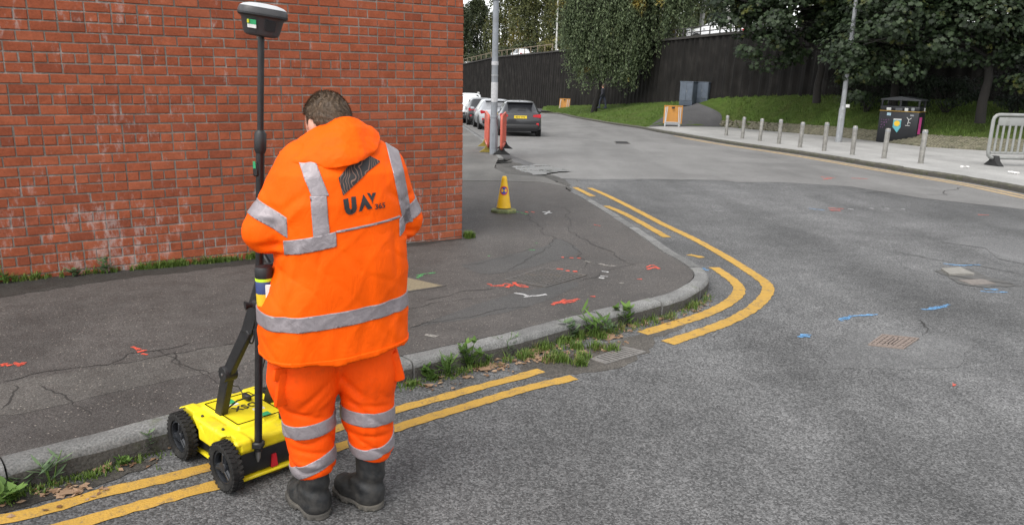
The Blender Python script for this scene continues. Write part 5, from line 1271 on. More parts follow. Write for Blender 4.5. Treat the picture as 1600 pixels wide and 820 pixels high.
for (x, y, rz) in ((-.204, -.005, 0), (-.01, -.254, 90), (.16, -.254, 90)):
    m = MB(); Mz = Matrix.Rotation(R(rz), 3, 'Z')
    m.prism([(-.020, .055), (.020, .055), (.012, .115), (-.012, .115)], -.004, .004, 'x' if rz == 0 else 'y', None, (x, y, 0)); m.build('reflector', M_redr, cart)
def wheel(x, y):
    s = -1 if x < 0 else 1; My = Matrix.Rotation(R(90), 3, 'Y'); w_ = .062
    o = empty('wheel', (x, y, WR)); o.parent = cart
    m = MB(); m.lathe([(WR * .70, -w_ / 2 + .004), (WR * .90, -w_ / 2), (WR * .975, -w_ / 2 + .008), (WR * .985, -.012), (WR * .985, .012), (WR * .975, w_ / 2 - .008), (WR * .90, w_ / 2), (WR * .70, w_ / 2 - .004), (WR * .68, 0), (WR * .70, -w_ / 2 + .004)], 36, (0, 0, 0), My)
    for k in range(30):
        a = 2 * math.pi * k / 30
        for q in (-1, 1):
            aa = a + q * .05; M2 = Matrix.Rotation(aa, 3, 'X') @ Matrix.Rotation(R(14 * q), 3, 'Z')
            p = Vector((q * w_ * .27, math.cos(aa + math.pi / 2) * WR * .98, math.sin(aa + math.pi / 2) * WR * .98))
            m.box(p, (w_ * .40, .011, .010), M2)
    m.build('tyre', M_tyre, o, 35)
    m = MB(); m.lathe([(WR * .70, -.018), (WR * .70, .018), (WR * .60, .020), (WR * .58, .006), (WR * .58, -.006), (WR * .60, -.020), (WR * .70, -.018)], 32, (0, 0, 0), My)
    m.lathe([(.0, -.022), (.024, -.022), (.026, -.016), (.026, .016), (.024, .022), (0, .022)], 20, (0, 0, 0), My)
    for k in range(3):
        a = R(100 + 120 * k); M2 = Matrix.Rotation(a, 3, 'X')
        m.box(Vector((s * .006, math.cos(a) * .046, math.sin(a) * .046)), (.022, .054, .036), M2, .007)
        m.box(Vector((s * .019, math.cos(a) * .044, math.sin(a) * .044)), (.008, .050, .014), M2, .003)
    m.build('rim', M_rim, o, 35)
    MB().lathe([(WR * .69, -.003), (WR * .69, .003), (0, .003), (0, -.003)], 24, (-s * .012, 0, 0), My).build('recess', M_void, o, 35)
for x in (-WX, WX):
    for y in (-WY, WY): wheel(x, y)
def armbar(name, pts, wd, th, mat, x):
    m = MB(); m_ = []
    for a, b in zip(pts, pts[1:]):
        a = Vector((x, a[0], a[1])); b = Vector((x, b[0], b[1])); d = b - a; L = d.length; an = math.atan2(d.z, d.y)
        m.box((a + b) / 2, (th, L + .02, wd), Matrix.Rotation(an, 3, 'X'), .005)
    return m.build(name, mat, cart, 40)
for x in (-.122, .183):
    a = armbar('handle_arm', [(.065, .19), (-.05, .465)], .062, .044, M_cb, x)
    MB().lathe([(0, -.036), (.034, -.036), (.036, -.03), (.036, .03), (.034, .036), (0, .036)], 20, (x, -.05, .465), Matrix.Rotation(R(90), 3, 'Y')).build('hinge', M_cb, a, 40)
    MB().lathe([(0, -.039), (.006, -.039), (.006, .039), (0, .039)], 10, (x, -.05, .465), Matrix.Rotation(R(90), 3, 'Y')).build('bolt', M_al, a, 40)
    xi = x + (.05 if x < 0 else -.02); m = MB(); PP = [Vector((x, -.05, .465)), Vector((x + (.02 if x < 0 else 0), -.22, .70)), Vector((xi + .03, -.30, .98))]
    for a_, b_ in zip(PP, PP[1:]):
        d_ = b_ - a_; m.box((a_ + b_) / 2, (.036, d_.length + .02, .056), d_.to_track_quat('Y', 'Z').to_matrix(), .005)
    m.build('upper_arm', M_cb, cart, 40)
MB().tube([(-.06, -.30, .985), (.21, -.30, .985)], .016, 12).build('handlebar', M_cb, cart, 40)
# tablet on the handlebar
M_scr = plain('dark tablet screen', (.02, .022, .03), .15, var=.1)
Mt = Matrix.Rotation(R(38), 3, 'X')
tb_ = MB().box((.10, -.25, 1.02), (.24, .018, .17), Matrix.Rotation(R(-52), 3, 'X'), .006).build('control_tablet', M_cb, cart, 40)
MB().box((.10, -.261, 1.030), (.21, .004, .14), Matrix.Rotation(R(-52), 3, 'X')).build('screen', M_scr, tb_)
# stickers, letters, latch and socket on the cover
MB().box((-.03, .13, .2475), (.075, .05, .003)).build('sticker', M_grn, cart); MB().box((-.03, .085, .2475), (.075, .018, .003)).build('sticker', M_wht, cart)
MB().box((.045, -.11, .2480), (.05, .035, .003)).build('sticker', M_grn, cart); MB().box((.055, -.035, .2475), (.06, .03, .003)).build('sticker', M_wht, cart)
P = text_polys('DSX', .075); m = MB()
for p in P: m.add([(.085 - x, .055 - z, .2485) for x, z in p], [tuple(range(len(p)))])
m.build('lettering', M_black, cart)
MB().lathe([(0, 0), (.012, 0), (.012, .022), (.009, .028), (0, .028)], 16, (.10, -.17, .232)).build('socket', M_cb, cart, 40)
m = MB(); m.box((.07, .10, .262), (.03, .06, .03), None, .006); m.tube([(.07, .13, .26), (.06, .16, .30), (.02, .17, .31), (.0, .15, .29), (.02, .13, .285)], .003, 6); m.build('latch', M_cb, cart, 40)
# moulding gap round the hatch, bolts and side handles
for (c, d) in (((0, .185, .2475), (.27, .004, .003)), ((0, -.135, .2475), (.27, .004, .003)), ((-.135, .025, .2475), (.004, .318, .003)), ((.135, .025, .2475), (.004, .318, .003))): MB().box(c, d).build('panel_gap', M_void, cart)
for x in (-.20, .20):
    for y in (-.10, .10): MB().lathe([(0, 0), (.008, 0), (.008, .006), (.005, .009), (0, .009)], 10, (x, y, .226)).build('bolt', M_cb, cart, 40)
for y in (-.20, -.07, .07, .20): MB().lathe([(0, 0), (.006, 0), (.006, .006), (0, .006)], 8, (-.2005, y * .6, .15), Matrix.Rotation(R(-90), 3, 'Y')).build('bolt', M_al, cart, 40)
MB().tube([(-.07, .06, .25), (-.05, .0, .30), (.02, -.06, .33), (.07, -.05, .42), (.10, -.08, .55)], .0045, 6).build('cable', M_cb, cart, 40)
# cable loop at the arm
MB().tube([(-.09, -.22 + .035 * math.cos(a), .70 + .06 * math.sin(a)) for a in np.linspace(0, 6.2, 18)], .004, 6).build('cable_loop', M_cb, cart, 40)

# satellite antenna on its pole, clamped to the back of the cart
p0 = Vector((-1.094, 3.055, .028)); p1 = Vector((-.984, 3.065, 1.822)); ax = (p1 - p0).normalized()
pole = thing('antenna_pole', 'thin black survey pole carrying the antenna, clamped upright behind the yellow cart', 'survey pole', p0)
lp = lambda f: (p1 - p0) * f
MB().tube([lp(.03), lp(.76)], .0165, 16).build('lower_tube', M_pole, pole, 40)
MB().tube([lp(.78), lp(1.0)], .0125, 16).build('upper_tube', M_pole, pole, 40)
MB().tube([lp(.752), lp(.76), lp(.795), lp(.802)], [.018, .0235, .0235, .014], 18).build('collar', M_cb, pole, 40)
MB().tube([lp(0), lp(.012), lp(.035)], [.003, .010, .012], 12).build('tip', M_al, pole, 40)
q = lp(.035); m = MB(); m.box(q + Vector((0, 0, .02)), (.05, .045, .03), None, .006); m.tube([q + Vector((-.035, 0, .02)), q + Vector((.03, .06, .02))], .008, 8); m.build('clamp', M_cb, pole, 40)
q = lp(.715); m = MB(); m.box(q + Vector((-.012, -.012, 0)), (.022, .02, .05), None, .005); m.build('level_bubble', M_cb, pole, 40)
MB().box(q + Vector((-.014, -.024, .022)), (.010, .004, .028)).build('sticker', M_grn, pole)
q = lp(.405); m = MB(); m.box(q + Vector((.005, 0, 0)), (.06, .05, .035), None, .008); m.tube([q + Vector((.0, 0, 0)), q + Vector((-.035, -.02, -.002)), q + Vector((-.050, -.03, -.003))], [.012, .012, .019], 14); m.build('clamp_knob', M_cb, pole, 40)
M_ant = plain('dark grey antenna shell', (.045, .044, .046), .45, var=.12, scale=20); M_antw = plain('pale grey antenna dome', (.46, .47, .48), .35, var=.05)
Ma = Vector((0, 0, 1)).rotation_difference(ax).to_matrix() @ Matrix.Rotation(R(4), 3, 'Y')
ant = thing('antenna', 'dark grey satellite antenna with pale dome on top of the survey pole', 'antenna', p1)
sq = lambda prof, n=40: prof
def sqlathe(prof, pw=3.2, n=48):
    m = MB(); V = []; F = []
    for (r, z) in prof:
        for k in range(n):
            a = 2 * math.pi * k / n + R(40); c, s = math.cos(a), math.sin(a); f = (abs(math.cos(a - R(20))) ** pw + abs(math.sin(a - R(20))) ** pw) ** (-1 / pw)
            V.append(Ma @ Vector((r * f * c, r * f * s, z)) * .93)
    for i in range(len(prof) - 1):
        for k in range(n): F.append((i * n + k, i * n + (k + 1) % n, (i + 1) * n + (k + 1) % n, (i + 1) * n + k))
    F.append(tuple(range(n))[::-1]); F.append(tuple(range((len(prof) - 1) * n, len(prof) * n))); m.add(V, F); return m
sqlathe([(.050, .0), (.066, .006), (.072, .016), (.083, .068), (.090, .076)]).build('housing', M_ant, ant, 35)
sqlathe([(.094, .076), (.099, .082), (.099, .088)]).build('gasket', M_cb, ant, 35)
sqlathe([(.0985, .0885), (.098, .100), (.093, .112)]).build('dome_rim', M_ant, ant, 35)
sqlathe([(.0925, .1125), (.080, .121), (.055, .128), (.02, .131), (.002, .1315)]).build('dome', M_antw, ant, 50)
def ant_sticker(name, mat, ang, z, w_, h_, off):
    d = Vector((math.cos(ang), math.sin(ang), 0)); fq = (abs(math.cos(ang - R(20))) ** 3.2 + abs(math.sin(ang - R(20))) ** 3.2) ** (-1 / 3.2); r = (.072 + (z - .016) * .21) * fq + off
    c = Ma @ (d * r + Vector((0, 0, z))) * .93; M2 = Ma @ Matrix.Rotation(ang, 3, 'Z') @ Matrix.Rotation(R(12), 3, 'Y')
    MB().box(c, (.003, w_, h_), M2).build(name, mat, ant)
ant_sticker('sticker', M_grn, R(-98), .052, .034, .017, .0035); ant_sticker('sticker', M_wht, R(-98), .036, .034, .013, .0035)
ant_sticker('control_panel', M_cb, R(-50), .044, .040, .036, .004)
ant_sticker('sticker', plain('yellow sticker', (.6, .55, .03), .5), R(-106), .053, .008, .012, .006)

# spray can in the jacket's side pocket
can = thing('spray_can', 'spray paint can with black cap in the side pocket of the orange jacket', 'spray can', (-.922, 2.757, .845), az)
M_cany = plain('yellow can print', (.75, .52, .03), .4, var=.1); M_blu = plain('dark blue can print', (.03, .05, .16), .4); M_cang = plain('lime ring', (.5, .75, .03), .4)
MB().lathe([(0, 0), (.030, 0), (.032, .006), (.032, .078)], 24).build('can_body', M_cany, can, 40)
MB().lathe([(.0325, .048), (.0325, .092), (.031, .095)], 24).build('label_band', M_blu, can, 40)
MB().lathe([(.0328, .095), (.0328, .106)], 24).build('ring', M_cang, can, 40)
MB().lathe([(.032, .106), (.033, .110), (.033, .140), (.029, .148), (0, .150)], 24).build('cap', M_cb, can, 40)
MB().box((.016, -.031, .05), (.022, .006, .07), None, .002).build('label_panel', M_wht, can)

# ================================================================== street furniture
M_steel = plain('galvanised steel', (.27, .28, .29), .5, metal=.35, var=.18, scale=8, dirt=(.15, .14, .12))
M_post = plain('grey painted post', (.20, .215, .235), .5, var=.15, scale=5, dirt=(.12, .11, .10))
M_boll = plain('brushed stainless bollard', (.26, .25, .23), .38, metal=.55, var=.3, scale=7, dirt=(.12, .10, .075))
M_rubber = plain('black recycled rubber', (.02, .02, .02), .9, var=.4, scale=20, bump=.4)
M_paper = plain('weathered paper', (.6, .6, .58), .8, var=.1)

def lamp_post(loc, label, h, r0, r1, door, mat, seed, arm=1.2, stickers=()):
    o = thing('lamp_post', label, 'lamp post', loc)
    MB().lathe([(r0, -.2), (r0, door), (r0 * .96, door + .04), (r1 * 1.05, door + .16), (r1, door + .2)], 20).build('base', mat, o, 40)
    MB().lathe([(r1, door + .2), (r1 * .62, h)], 18).build('shaft', mat, o, 40)
    for z, hh in ((door + .2, .05), (3.9, .06)): MB().lathe([(r1 * 1.03, z), (r1 * 1.12, z + .008), (r1 * 1.12, z + hh), (r1 * 1.02, z + hh + .008)], 18).build('collar', mat, o, 40)
    MB().box((0, -r0 * .98, door * .5), (r0 * .9, .012, door * .55), None, .004).build('access_door', mat, o)
    MB().tube([(0, 0, h), (0, -.1, h + .25), (0, -arm * .5, h + .4), (0, -arm, h + .42)], r1 * .5, 10).build('arm', mat, o, 40)
    MB().box((0, -arm - .25, h + .42), (.22, .6, .12), None, .03).build('lantern', mat, o, 40)
    for (z, hh, m_, an) in stickers:
        rr = (r1 * .97 if z > door else r0) + .004; d = Vector((math.cos(an), math.sin(an), 0))
        MB().lathe([(rr, z - hh / 2), (rr, z + hh / 2)], 18).build('wrap_sticker', m_, o, 40)
    return o
M_wrap = plain('pale worn tape', (.42, .42, .43), .6, var=.2, scale=20)
lamp_post((-0.566, 20.627, -0.468), 'grey lamp post beside the red barriers at the end of the parked cars', 8.0, .105, .088, .75, M_post, 1, stickers=((1.62, .5, M_wrap, 0), (2.35, .10, M_wrap, 0), (2.05, .05, M_steel, 0)))
lp2 = lamp_post((12.984, 31.159, -0.768), 'tall pale steel lamp post on the far pavement behind the bollards', 9.0, .125, .092, 1.25, M_steel, 2, stickers=((3.2, .18, M_wrap, 0),))
MB().box((.16, -.05, 1.42), (.16, .04, .12), None, .01).build('small_sign', M_paper, lp2, 40)

# bollards
bp = thing('bollard', 'x', 'bollard', (0, 0, 0))
MB().lathe([(.070, -.15), (.070, .86), (.066, .885), (.05, .90), (0, .905)], 18).build('post', M_boll, bp, 40)
MB().lathe([(.0715, .80), (.0725, .803), (.0725, .845), (.0715, .848)], 18).build('band', M_steel, bp, 40)
ORD = ('first', 'second', 'third', 'fourth', 'fifth', 'sixth', 'seventh', 'eighth', 'ninth')
for i, p in enumerate(((9.316, 34.310, -0.858), (9.384, 32.072, -0.794), (9.620, 30.504, -0.749), (9.785, 28.763, -0.700), (9.880, 26.862, -0.646), (10.107, 25.298, -0.601), (10.379, 23.773, -0.558), (10.778, 22.555, -0.523), (11.039, 20.967, -0.478))):
    o = bp if i == 0 else copy_tree(bp); o.location = p; rg = random.Random(i)
    o.rotation_euler = (rg.uniform(-.02, .02), rg.uniform(-.035, .02), rg.uniform(0, 6)); s = rg.uniform(.96, 1.03); o.scale = (1, 1, s)
    tag(o, '%s bollard from the left in the row of steel bollards on the far pavement' % ORD[i], 'bollard', 'steel bollards along the far kerb')

# litter bin
t = NT('glossy black bin paint'); co = t.coord(); n1 = t.noise(co, 3, 6, .7)
M_bin = t.done(t.ramp(n1, [(.3, (.003, .0035, .005)), (.6, (.007, .008, .011)), (.8, (.02, .021, .026))]), t.ramp(n1, [(.3, .3), (.7, .6)]))
bl = Vector((14.797, 31.864, -0.788)); br = Vector((15.883, 30.844, -0.759)); bc = (bl + br) / 2; bd = (br - bl).to_2d().normalized(); bwid = (br - bl).to_2d().length; ba = math.atan2(bd.y, bd.x)
lb = thing('litter_bin', 'large black double litter bin plastered with stickers on the far pavement', 'litter bin', (bc.x - bd.y * 0, bc.y, bc.z), ba)
BD = .85; BH = 1.24
MB().box((0, BD / 2, BH / 2), (bwid, BD, BH), None, .03).build('cabinet', M_bin, lb, 40)
MB().box((0, BD / 2, BH + .02), (bwid + .02, BD + .02, .035), None, .006).build('gold_band', plain('gold band', (.38, .24, .06), .45, metal=.4), lb, 40)
m = MB(); m.box((0, BD / 2, BH + .13), (bwid - .02, BD - .02, .18), None, .02); m.build('collar_panel', M_bin, lb, 40)
for x in (-bwid / 2 + .05, bwid / 2 - .05):
    for y in (.06, BD - .06): MB().box((x, y, BH + .33), (.07, .07, .24), None, .008).build('pillar', M_bin, lb, 40)
MB().box((0, BD / 2, BH + .33), (.07, BD - .1, .24)).build('divider', M_bin, lb)
MB().prism([(-bwid / 2 - .02, BH + .44), (bwid / 2 + .02, BH + .44), (bwid / 2 + .01, BH + .49), (.0, BH + .60), (-bwid / 2 - .01, BH + .49)], -.02, BD + .03).build('lid', plain('bin lid', (.03, .032, .036), .4, var=.2, scale=8), lb, 30)
def poster(x, z, w_, h_, m_, name='sticker', y=-.006, rot=0): return MB().box((x, y, z), (w_, .008, h_), Matrix.Rotation(R(rot), 3, 'Y')).build(name, m_, lb)
M_cyan = plain('cyan print', (.10, .36, .40), .6); M_mag = plain('magenta poster', (.55, .06, .25), .6); M_yel = plain('yellow print', (.75, .48, .03), .6); M_pur = plain('purple marker', (.22, .08, .22), .6)
poster(-bwid * .27, BH + .10, .17, .10, M_paper); poster(-bwid * .25, BH - .11, .15, .11, plain('pale blue sticker', (.35, .5, .58), .6)); poster(.26, BH + .10, .13, .12, M_paper); poster(-.02, BH + .10, .26, .10, plain('dark plate', (.09, .09, .10), .5)); poster(.50, BH + .12, .12, .12, M_steel)
poster(-.02, BH - .30, .30, .05, M_paper); poster(-.02, BH - .47, .30, .28, M_cyan)
MB().lathe([(0, 0), (.11, 0), (.11, .006), (0, .006)], 24, (-.02, -.016, BH - .46), Matrix.Rotation(R(90), 3, 'X')).build('print_disc', M_yel, lb)
MB().prism([(-.17, BH - .61), (.13, BH - .61), (.02, BH - .82)], -.01, -.001).build('sticker', M_cyan, lb)
poster(.50, BH - .12, .14, .06, M_steel); m = MB()
for a, b in (((.32, -.2), (.40, -.3)), ((.50, -.22), (.40, -.3)), ((.40, -.3), (.38, -.48)), ((.30, -.52), (.46, -.52)), ((.38, -.38), (.48, -.42))): m.tube([(a[0], -.004, BH + a[1]), (b[0], -.004, BH + b[1])], .012, 6)
m.build('scrawl', M_paper, lb)
m = MB(); rg = random.Random(6)
for row in range(4):
    for k in range(5 - row):
        x = -bwid / 2 + .12 + k * .065; z = BH - .34 - row * .1; p = [(x + rg.uniform(-.02, .03), -.004, z + rg.uniform(-.035, .035)) for q in range(4)]; m.tube(p, .007, 5)
m.build('scrawl', M_pur, lb)
MB().box((bwid / 2 + .006, BD * .35, BH - .52), (.008, .30, .66)).build('poster', M_mag, lb); MB().box((bwid / 2 + .006, BD * .75, BH + .1), (.008, .12, .14)).build('sticker', M_paper, lb)

# grey plastic barrier at the right edge
M_bar = plain('grey plastic barrier', (.245, .25, .24), .55, var=.12, scale=6, dirt=(.15, .145, .13))
bs = Vector((12.928, 20.798, -0.473))
def plastic_barrier(loc, rz, mat, footmat, label, w_=2.0, h=1.02, name='plastic_barrier', sc=1.0, bars=16, group=None):
    o = thing(name, label, 'barrier', loc, rz, group); o.scale = (sc, sc, sc); r = .036; x1 = w_; z0 = .16; c = .11
    P = [(c, 0, h)] + [(x1 - c, 0, h)] + [(x1 - c + c * math.sin(R(a)), 0, h - c + c * math.cos(R(a))) for a in (30, 60, 90)] + [(x1, 0, z0 + c)] + [(x1 - c + c * math.cos(R(a)), 0, z0 + c - c * math.sin(R(a))) for a in (30, 60, 90)] + [(c, 0, z0)] + [(c - c * math.sin(R(a)), 0, z0 + c - c * math.cos(R(a))) for a in (30, 60, 90)] + [(0, 0, h - c)] + [(c - c * math.cos(R(a)), 0, h - c + c * math.sin(R(a))) for a in (30, 60, 90)]
    MB().tube(P, r, 10).build('frame', mat, o, 50)
    MB().box((w_ / 2, 0, h - .13), (w_ - .22, .03, .17), None, .01).build('top_panel', mat, o, 40); MB().box((w_ / 2, 0, z0 + .10), (w_ - .1, .03, .05), None, .01).build('bottom_rail', mat, o, 40)
    for k in range(bars):
        x = .12 + (w_ - .24) * k / (bars - 1); MB().tube([(x, 0, z0 + .10), (x, 0, h - .2)], .023, 8).build('bar', mat, o, 50)
    for x in (.17, w_ - .17):
        MB().prism([(-.24, 0), (.24, 0), (.10, .10), (.045, .20), (-.045, .20), (-.10, .10)], x - .055, x + .055, 'x').build('foot', footmat, o, 30)
    return o
plastic_barrier((bs.x - .22, bs.y, bs.z), R(4), M_bar, M_rubber, 'grey plastic crowd barrier on the far pavement at the right edge', sc=1.32, bars=15)
# red barriers folded round the lamp post
M_rb = plain('faded red barrier plastic', (.48, .095, .06), .55, var=.15, scale=8, dirt=(.28, .10, .07)); M_yf = plain('dirty yellow foot', (.22, .17, .03), .8, var=.3, scale=10)
q = Vector((-0.725, 21.262, -0.486)); plastic_barrier((q.x, q.y - .1, q.z), R(94.5), M_rb, M_yf, 'faded red plastic barrier left of the grey lamp post', w_=2.0, sc=.98, bars=12, group='red barriers by the lamp post')
q = Vector((-0.357, 20.472, -0.463)); plastic_barrier((q.x, q.y - .1, q.z), R(88), M_rb, M_rubber, 'faded red plastic barrier right of the grey lamp post', w_=2.0, sc=.98, bars=12, group='red barriers by the lamp post')

# no-waiting cone
cn = thing('traffic_cone', 'yellow no-waiting cone on a grubby base beside the brick corner', 'traffic cone', (-0.132, 10.459, -0.178), R(20), slope=True)
M_cone = plain('yellow cone plastic', (.74, .44, .012), .5, var=.1, scale=10, dirt=(.5, .32, .03)); M_cbase = plain('grubby cone base', (.10, .12, .05), .85, var=.5, scale=18, bump=.5, dirt=(.38, .30, .05))
m = MB(); m.lathe([(.185, 0), (.185, .028), (.165, .042), (.115, .048)], 8); m.build('base', M_cbase, cn, 30)
MB().lathe([(.1002, .05), (.0992, .065), (.0365, .458)], 28).build('cone_body', M_cone, cn, 50)
MB().lathe([(.1015, .049), (.101, .060)], 28).build('black_ring', M_rubber, cn, 50); MB().lathe([(.036, .458), (.030, .485), (.022, .492), (0, .493)], 20).build('tip', M_cone, cn, 50)
def on_cone(name, P, mat, off):
    V = []
    for x, z in P:
        r = .0992 - (z - .065) * .1596 + off; a = x / r - R(90) - R(20); V.append((r * math.cos(a), r * math.sin(a), z))
    bm = bmesh.new(); f = bm.faces.new([bm.verts.new(v) for v in V]); bmesh.ops.triangulate(bm, faces=[f]); bm_obj(name, bm, mat, cn)
ring = lambda r, n=24, cz=.30: [(r * math.cos(2 * math.pi * k / n), cz + r * math.sin(2 * math.pi * k / n) * 1.05) for k in range(n)]
M_sgr = plain('red sign print', (.55, .03, .03), .5); M_sgb = plain('blue sign print', (.03, .05, .28), .5)
def cone_patch(name, r, mat, off, hole=0.0):
    n = 28; V = []; F = []
    for k in range(n):
        for rr in ((hole, r)): 
            a0 = 2 * math.pi * k / n; x = rr * math.cos(a0); z = .30 + rr * 1.05 * math.sin(a0); R_ = .0992 - (z - .065) * .1596 + off; a = x / R_ - R(90) - R(20); V.append((R_ * math.cos(a), R_ * math.sin(a), z))
    for k in range(n): j = (k + 1) % n; F.append((2 * k, 2 * k + 1, 2 * j + 1, 2 * j))
    mk(name, V, F, mat, cn)
cone_patch('sign_disc', .049, M_sgb, .002); cone_patch('sign_ring', .058, M_sgr, .003, .046)
on_cone('sign_bar', [(-.034, .338), (-.028, .346), (.034, .266), (.028, .258)], M_sgr, .0035)

# A-frame road signs seen from behind
M_sgo = plain('orange sign back', (.36, .15, .007), .55, var=.12, scale=5); M_sgl = plain('pale sign leg', (.36, .37, .38), .5, var=.15)
def a_sign(loc, rz, label, s=1.0):
    o = thing('road_sign', label, 'road sign', loc, rz, 'folding road signs seen from behind'); o.scale = (s, s, s)
    Mt = Matrix.Rotation(R(-14), 3, 'X')
    c = Vector((0, .16, .63)); MB().box(c, (1.0, .02, .98), Mt).build('panel', M_sgo, o)
    MB().box(c + Mt @ Vector((0, -.016, .47)), (1.02, .03, .05), Mt, .006).build('top_rail', M_sgo, o)
    for sx in (-1, 1):
        MB().box(c + Mt @ Vector((sx * .40, -.02, -.12)), (.05, .03, 1.05), Mt, .005).build('front_leg', M_sgl, o)
        a = Vector((sx * .30, .02, 1.05)); b = Vector((sx * .36, -.42, 0)); d = b - a
        MB().tube([a, b], .024, 6).build('back_leg', M_sgl, o)
    MB().box((0, -.35, .19), (.74, .03, .16), Matrix.Rotation(R(22), 3, 'X'), .006).build('spreader', M_sgl, o)
    MB().box((0, .10, 1.0), (.16, .02, .10), Mt).build('handle_slot', M_rubber, o)
    return o
a_sign((8.720, 43.343, -1.115), R(-14), 'orange-backed folding road sign beside the footpath on the far pavement', 1.02)
a_sign((4.736, 76.828, -2.070), R(-20), 'small distant orange-backed folding road sign left of the weeping birch', 1.08)

# utility cabinets at the top of the path
M_cab = plain('blue grey cabinet paint', (.085, .105, .135), .5, var=.18, scale=3, dirt=(.05, .055, .06))
def cabinet(loc, rz, w_, d_, h, label):
    o = thing('utility_cabinet', label, 'cabinet', loc, rz, 'steel utility cabinets by the wall')
    MB().box((0, 0, h / 2 - .1), (w_, d_, h + .2), None, .015).build('shell', M_cab, o, 40)
    for sx in (-1, 1): MB().box((sx * w_ * .245, -d_ / 2 - .01, h * .52), (w_ * .46, .02, h * .86), None, .006).build('door', M_cab, o, 40)
    MB().box((0, 0, h + .02), (w_ + .05, d_ + .05, .05), None, .008).build('roof', M_cab, o, 40)
    MB().box((.04, -d_ / 2 - .03, h * .55), (.03, .025, .16), None, .004).build('handle', M_steel, o)
cabinet((11.074, 50.500, -0.017), R(-38), .90, .75, 1.26, 'taller blue-grey utility cabinet at the top of the footpath, on the left')
cabinet((12.006, 50.500, 0.167), R(-38), .90, .60, 1.06, 'lower blue-grey utility cabinet at the top of the footpath, on the right')

# ------------------------------------------------------------------ covers and gratings let into the ground
M_iron = plain('worn cast iron', (.10, .092, .085), .6, metal=.3, var=.3, scale=30, bump=.3, dirt=(.16, .13, .10)); M_gap = plain('dark joint', (.01, .01, .01), .9)
M_tan = plain('rusty tan iron', (.22, .175, .15), .7, metal=.1, var=.25, scale=35, bump=.3); M_sand = plain('sandy cover infill', (.20, .165, .105), .9, var=.3, scale=70, bump=.6)
def quad_frame(P):
    """corner points p00 p10 p11 p01 (x, y) -> bilinear map"""
    P = [Vector(p) for p in P]; return lambda u, v: P[0].lerp(P[1], u).lerp(P[3].lerp(P[2], u), v)
def slabq(mb, f, u0, u1, v0, v1, z0, z1, off):
    c = [f(u0, v0), f(u1, v0), f(u1, v1), f(u0, v1)]
    mb.add([(p.x, p.y, gz(p.y) + off + z0) for p in c] + [(p.x, p.y, gz(p.y) + off + z1) for p in c], [(4, 5, 6, 7), (0, 1, 5, 4), (1, 2, 6, 5), (2, 3, 7, 6), (3, 0, 4, 7)])
def frame_parts(o, f, off, mat, w_=.035):
    for (a, b, c, d) in ((0, 1, 0, w_), (0, 1, 1 - w_, 1), (0, w_, w_ + .002, 1 - w_ - .002), (1 - w_, 1, w_ + .002, 1 - w_ - .002)):
        m = MB(); slabq(m, f, a, b, c, d, -.02, .007, off); m.build('frame', mat, o)
# grid cover on the footway
f = quad_frame([(-0.064, 6.510), (0.293, 6.271), (0.684, 6.758), (0.297, 7.031)]); o = thing('inspection_cover', 'worn iron grid inspection cover set in the corner pavement', 'cover', (0, 0, 0))
frame_parts(o, f, .119, M_iron, .045); m = MB(); slabq(m, f, .045, .955, .045, .955, -.01, .0025, .119); m.build('base_plate', plain('cover dirt', (.05, .045, .038), .9, var=.3, scale=40), o)
for i in range(13):
    m = MB()
    for j in range(9): slabq(m, f, .06 + i * .068, .06 + i * .068 + .05, .06 + j * .099, .06 + j * .099 + .077, .001, .0075, .119)
    m.build('raised_row', M_iron, o)['kind'] = 'stuff'
f = quad_frame([(-0.983, 5.897), (-0.551, 6.232), (-1.008, 6.582), (-1.437, 6.211)]); o = thing('inspection_cover', 'sandy infilled inspection cover in the pavement behind the worker', 'cover', (0, 0, 0))
frame_parts(o, f, .119, M_iron, .03); m = MB(); slabq(m, f, .032, .968, .032, .968, -.01, .0055, .119); m.build('infill', M_sand, o)
# rusty hydrant-type cover in the carriageway
f = quad_frame([(2.586, 5.255), (2.811, 5.186), (3.050, 5.438), (2.808, 5.513)]); o = thing('hydrant_cover', 'small rusty tan cover plate set in the road patch', 'cover', (0, 0, 0))
frame_parts(o, f, .006, M_tan, .05); m = MB(); slabq(m, f, .05, .95, .05, .95, -.01, .001, .006); m.build('base_plate', M_gap, o)
for j in range(5):
    for i in range(6):
        if 1 <= j <= 3 and 2 <= i <= 3: continue
        m = MB(); slabq(m, f, .07 + i * .146, .07 + i * .146 + .12, .08 + j * .172, .08 + j * .172 + .13, .0, .006, .006); m.build('raised_block', M_tan, o)
for i in range(3): m = MB(); slabq(m, f, .37 + i * .1, .37 + i * .1 + .06, .27, .74, .0, .007, .006); m.build('raised_letter', M_tan, o)
M_slab = plain('pale stone', (.22, .21, .19), .85, var=.2, scale=15, bump=.4)
o = thing('stone_cover', 'pale stone cover slab sunk in a wet hollow of the road', 'cover', (0, 0, 0)); f = quad_frame([(4.540, 7.894), (4.480, 7.625), (4.769, 7.683), (4.793, 7.982)]); m = MB(); slabq(m, f, 0, 1, 0, 1, -.01, .02, .003); m.build('slab', M_slab, o)
f = quad_frame([(4.462, 7.430), (4.489, 7.223), (4.761, 7.301), (4.744, 7.486)]); m = MB(); slabq(m, f, 0, 1, 0, 1, -.01, .006, .003); m.build('slab', plain('pinkish stone', (.17, .15, .135), .85, var=.25, scale=20), o)
sheet('wet_hollow', rough_poly([(4.399, 7.819), (4.629, 7.995), (4.849, 8.081), (4.862, 7.750), (4.925, 7.423), (4.968, 7.194), (4.721, 7.195), (4.457, 7.169), (4.446, 7.483)], .05, .08, 5), plain('damp road', (.085, .082, .077), .5, var=.3, scale=20), .0045, kind='structure')
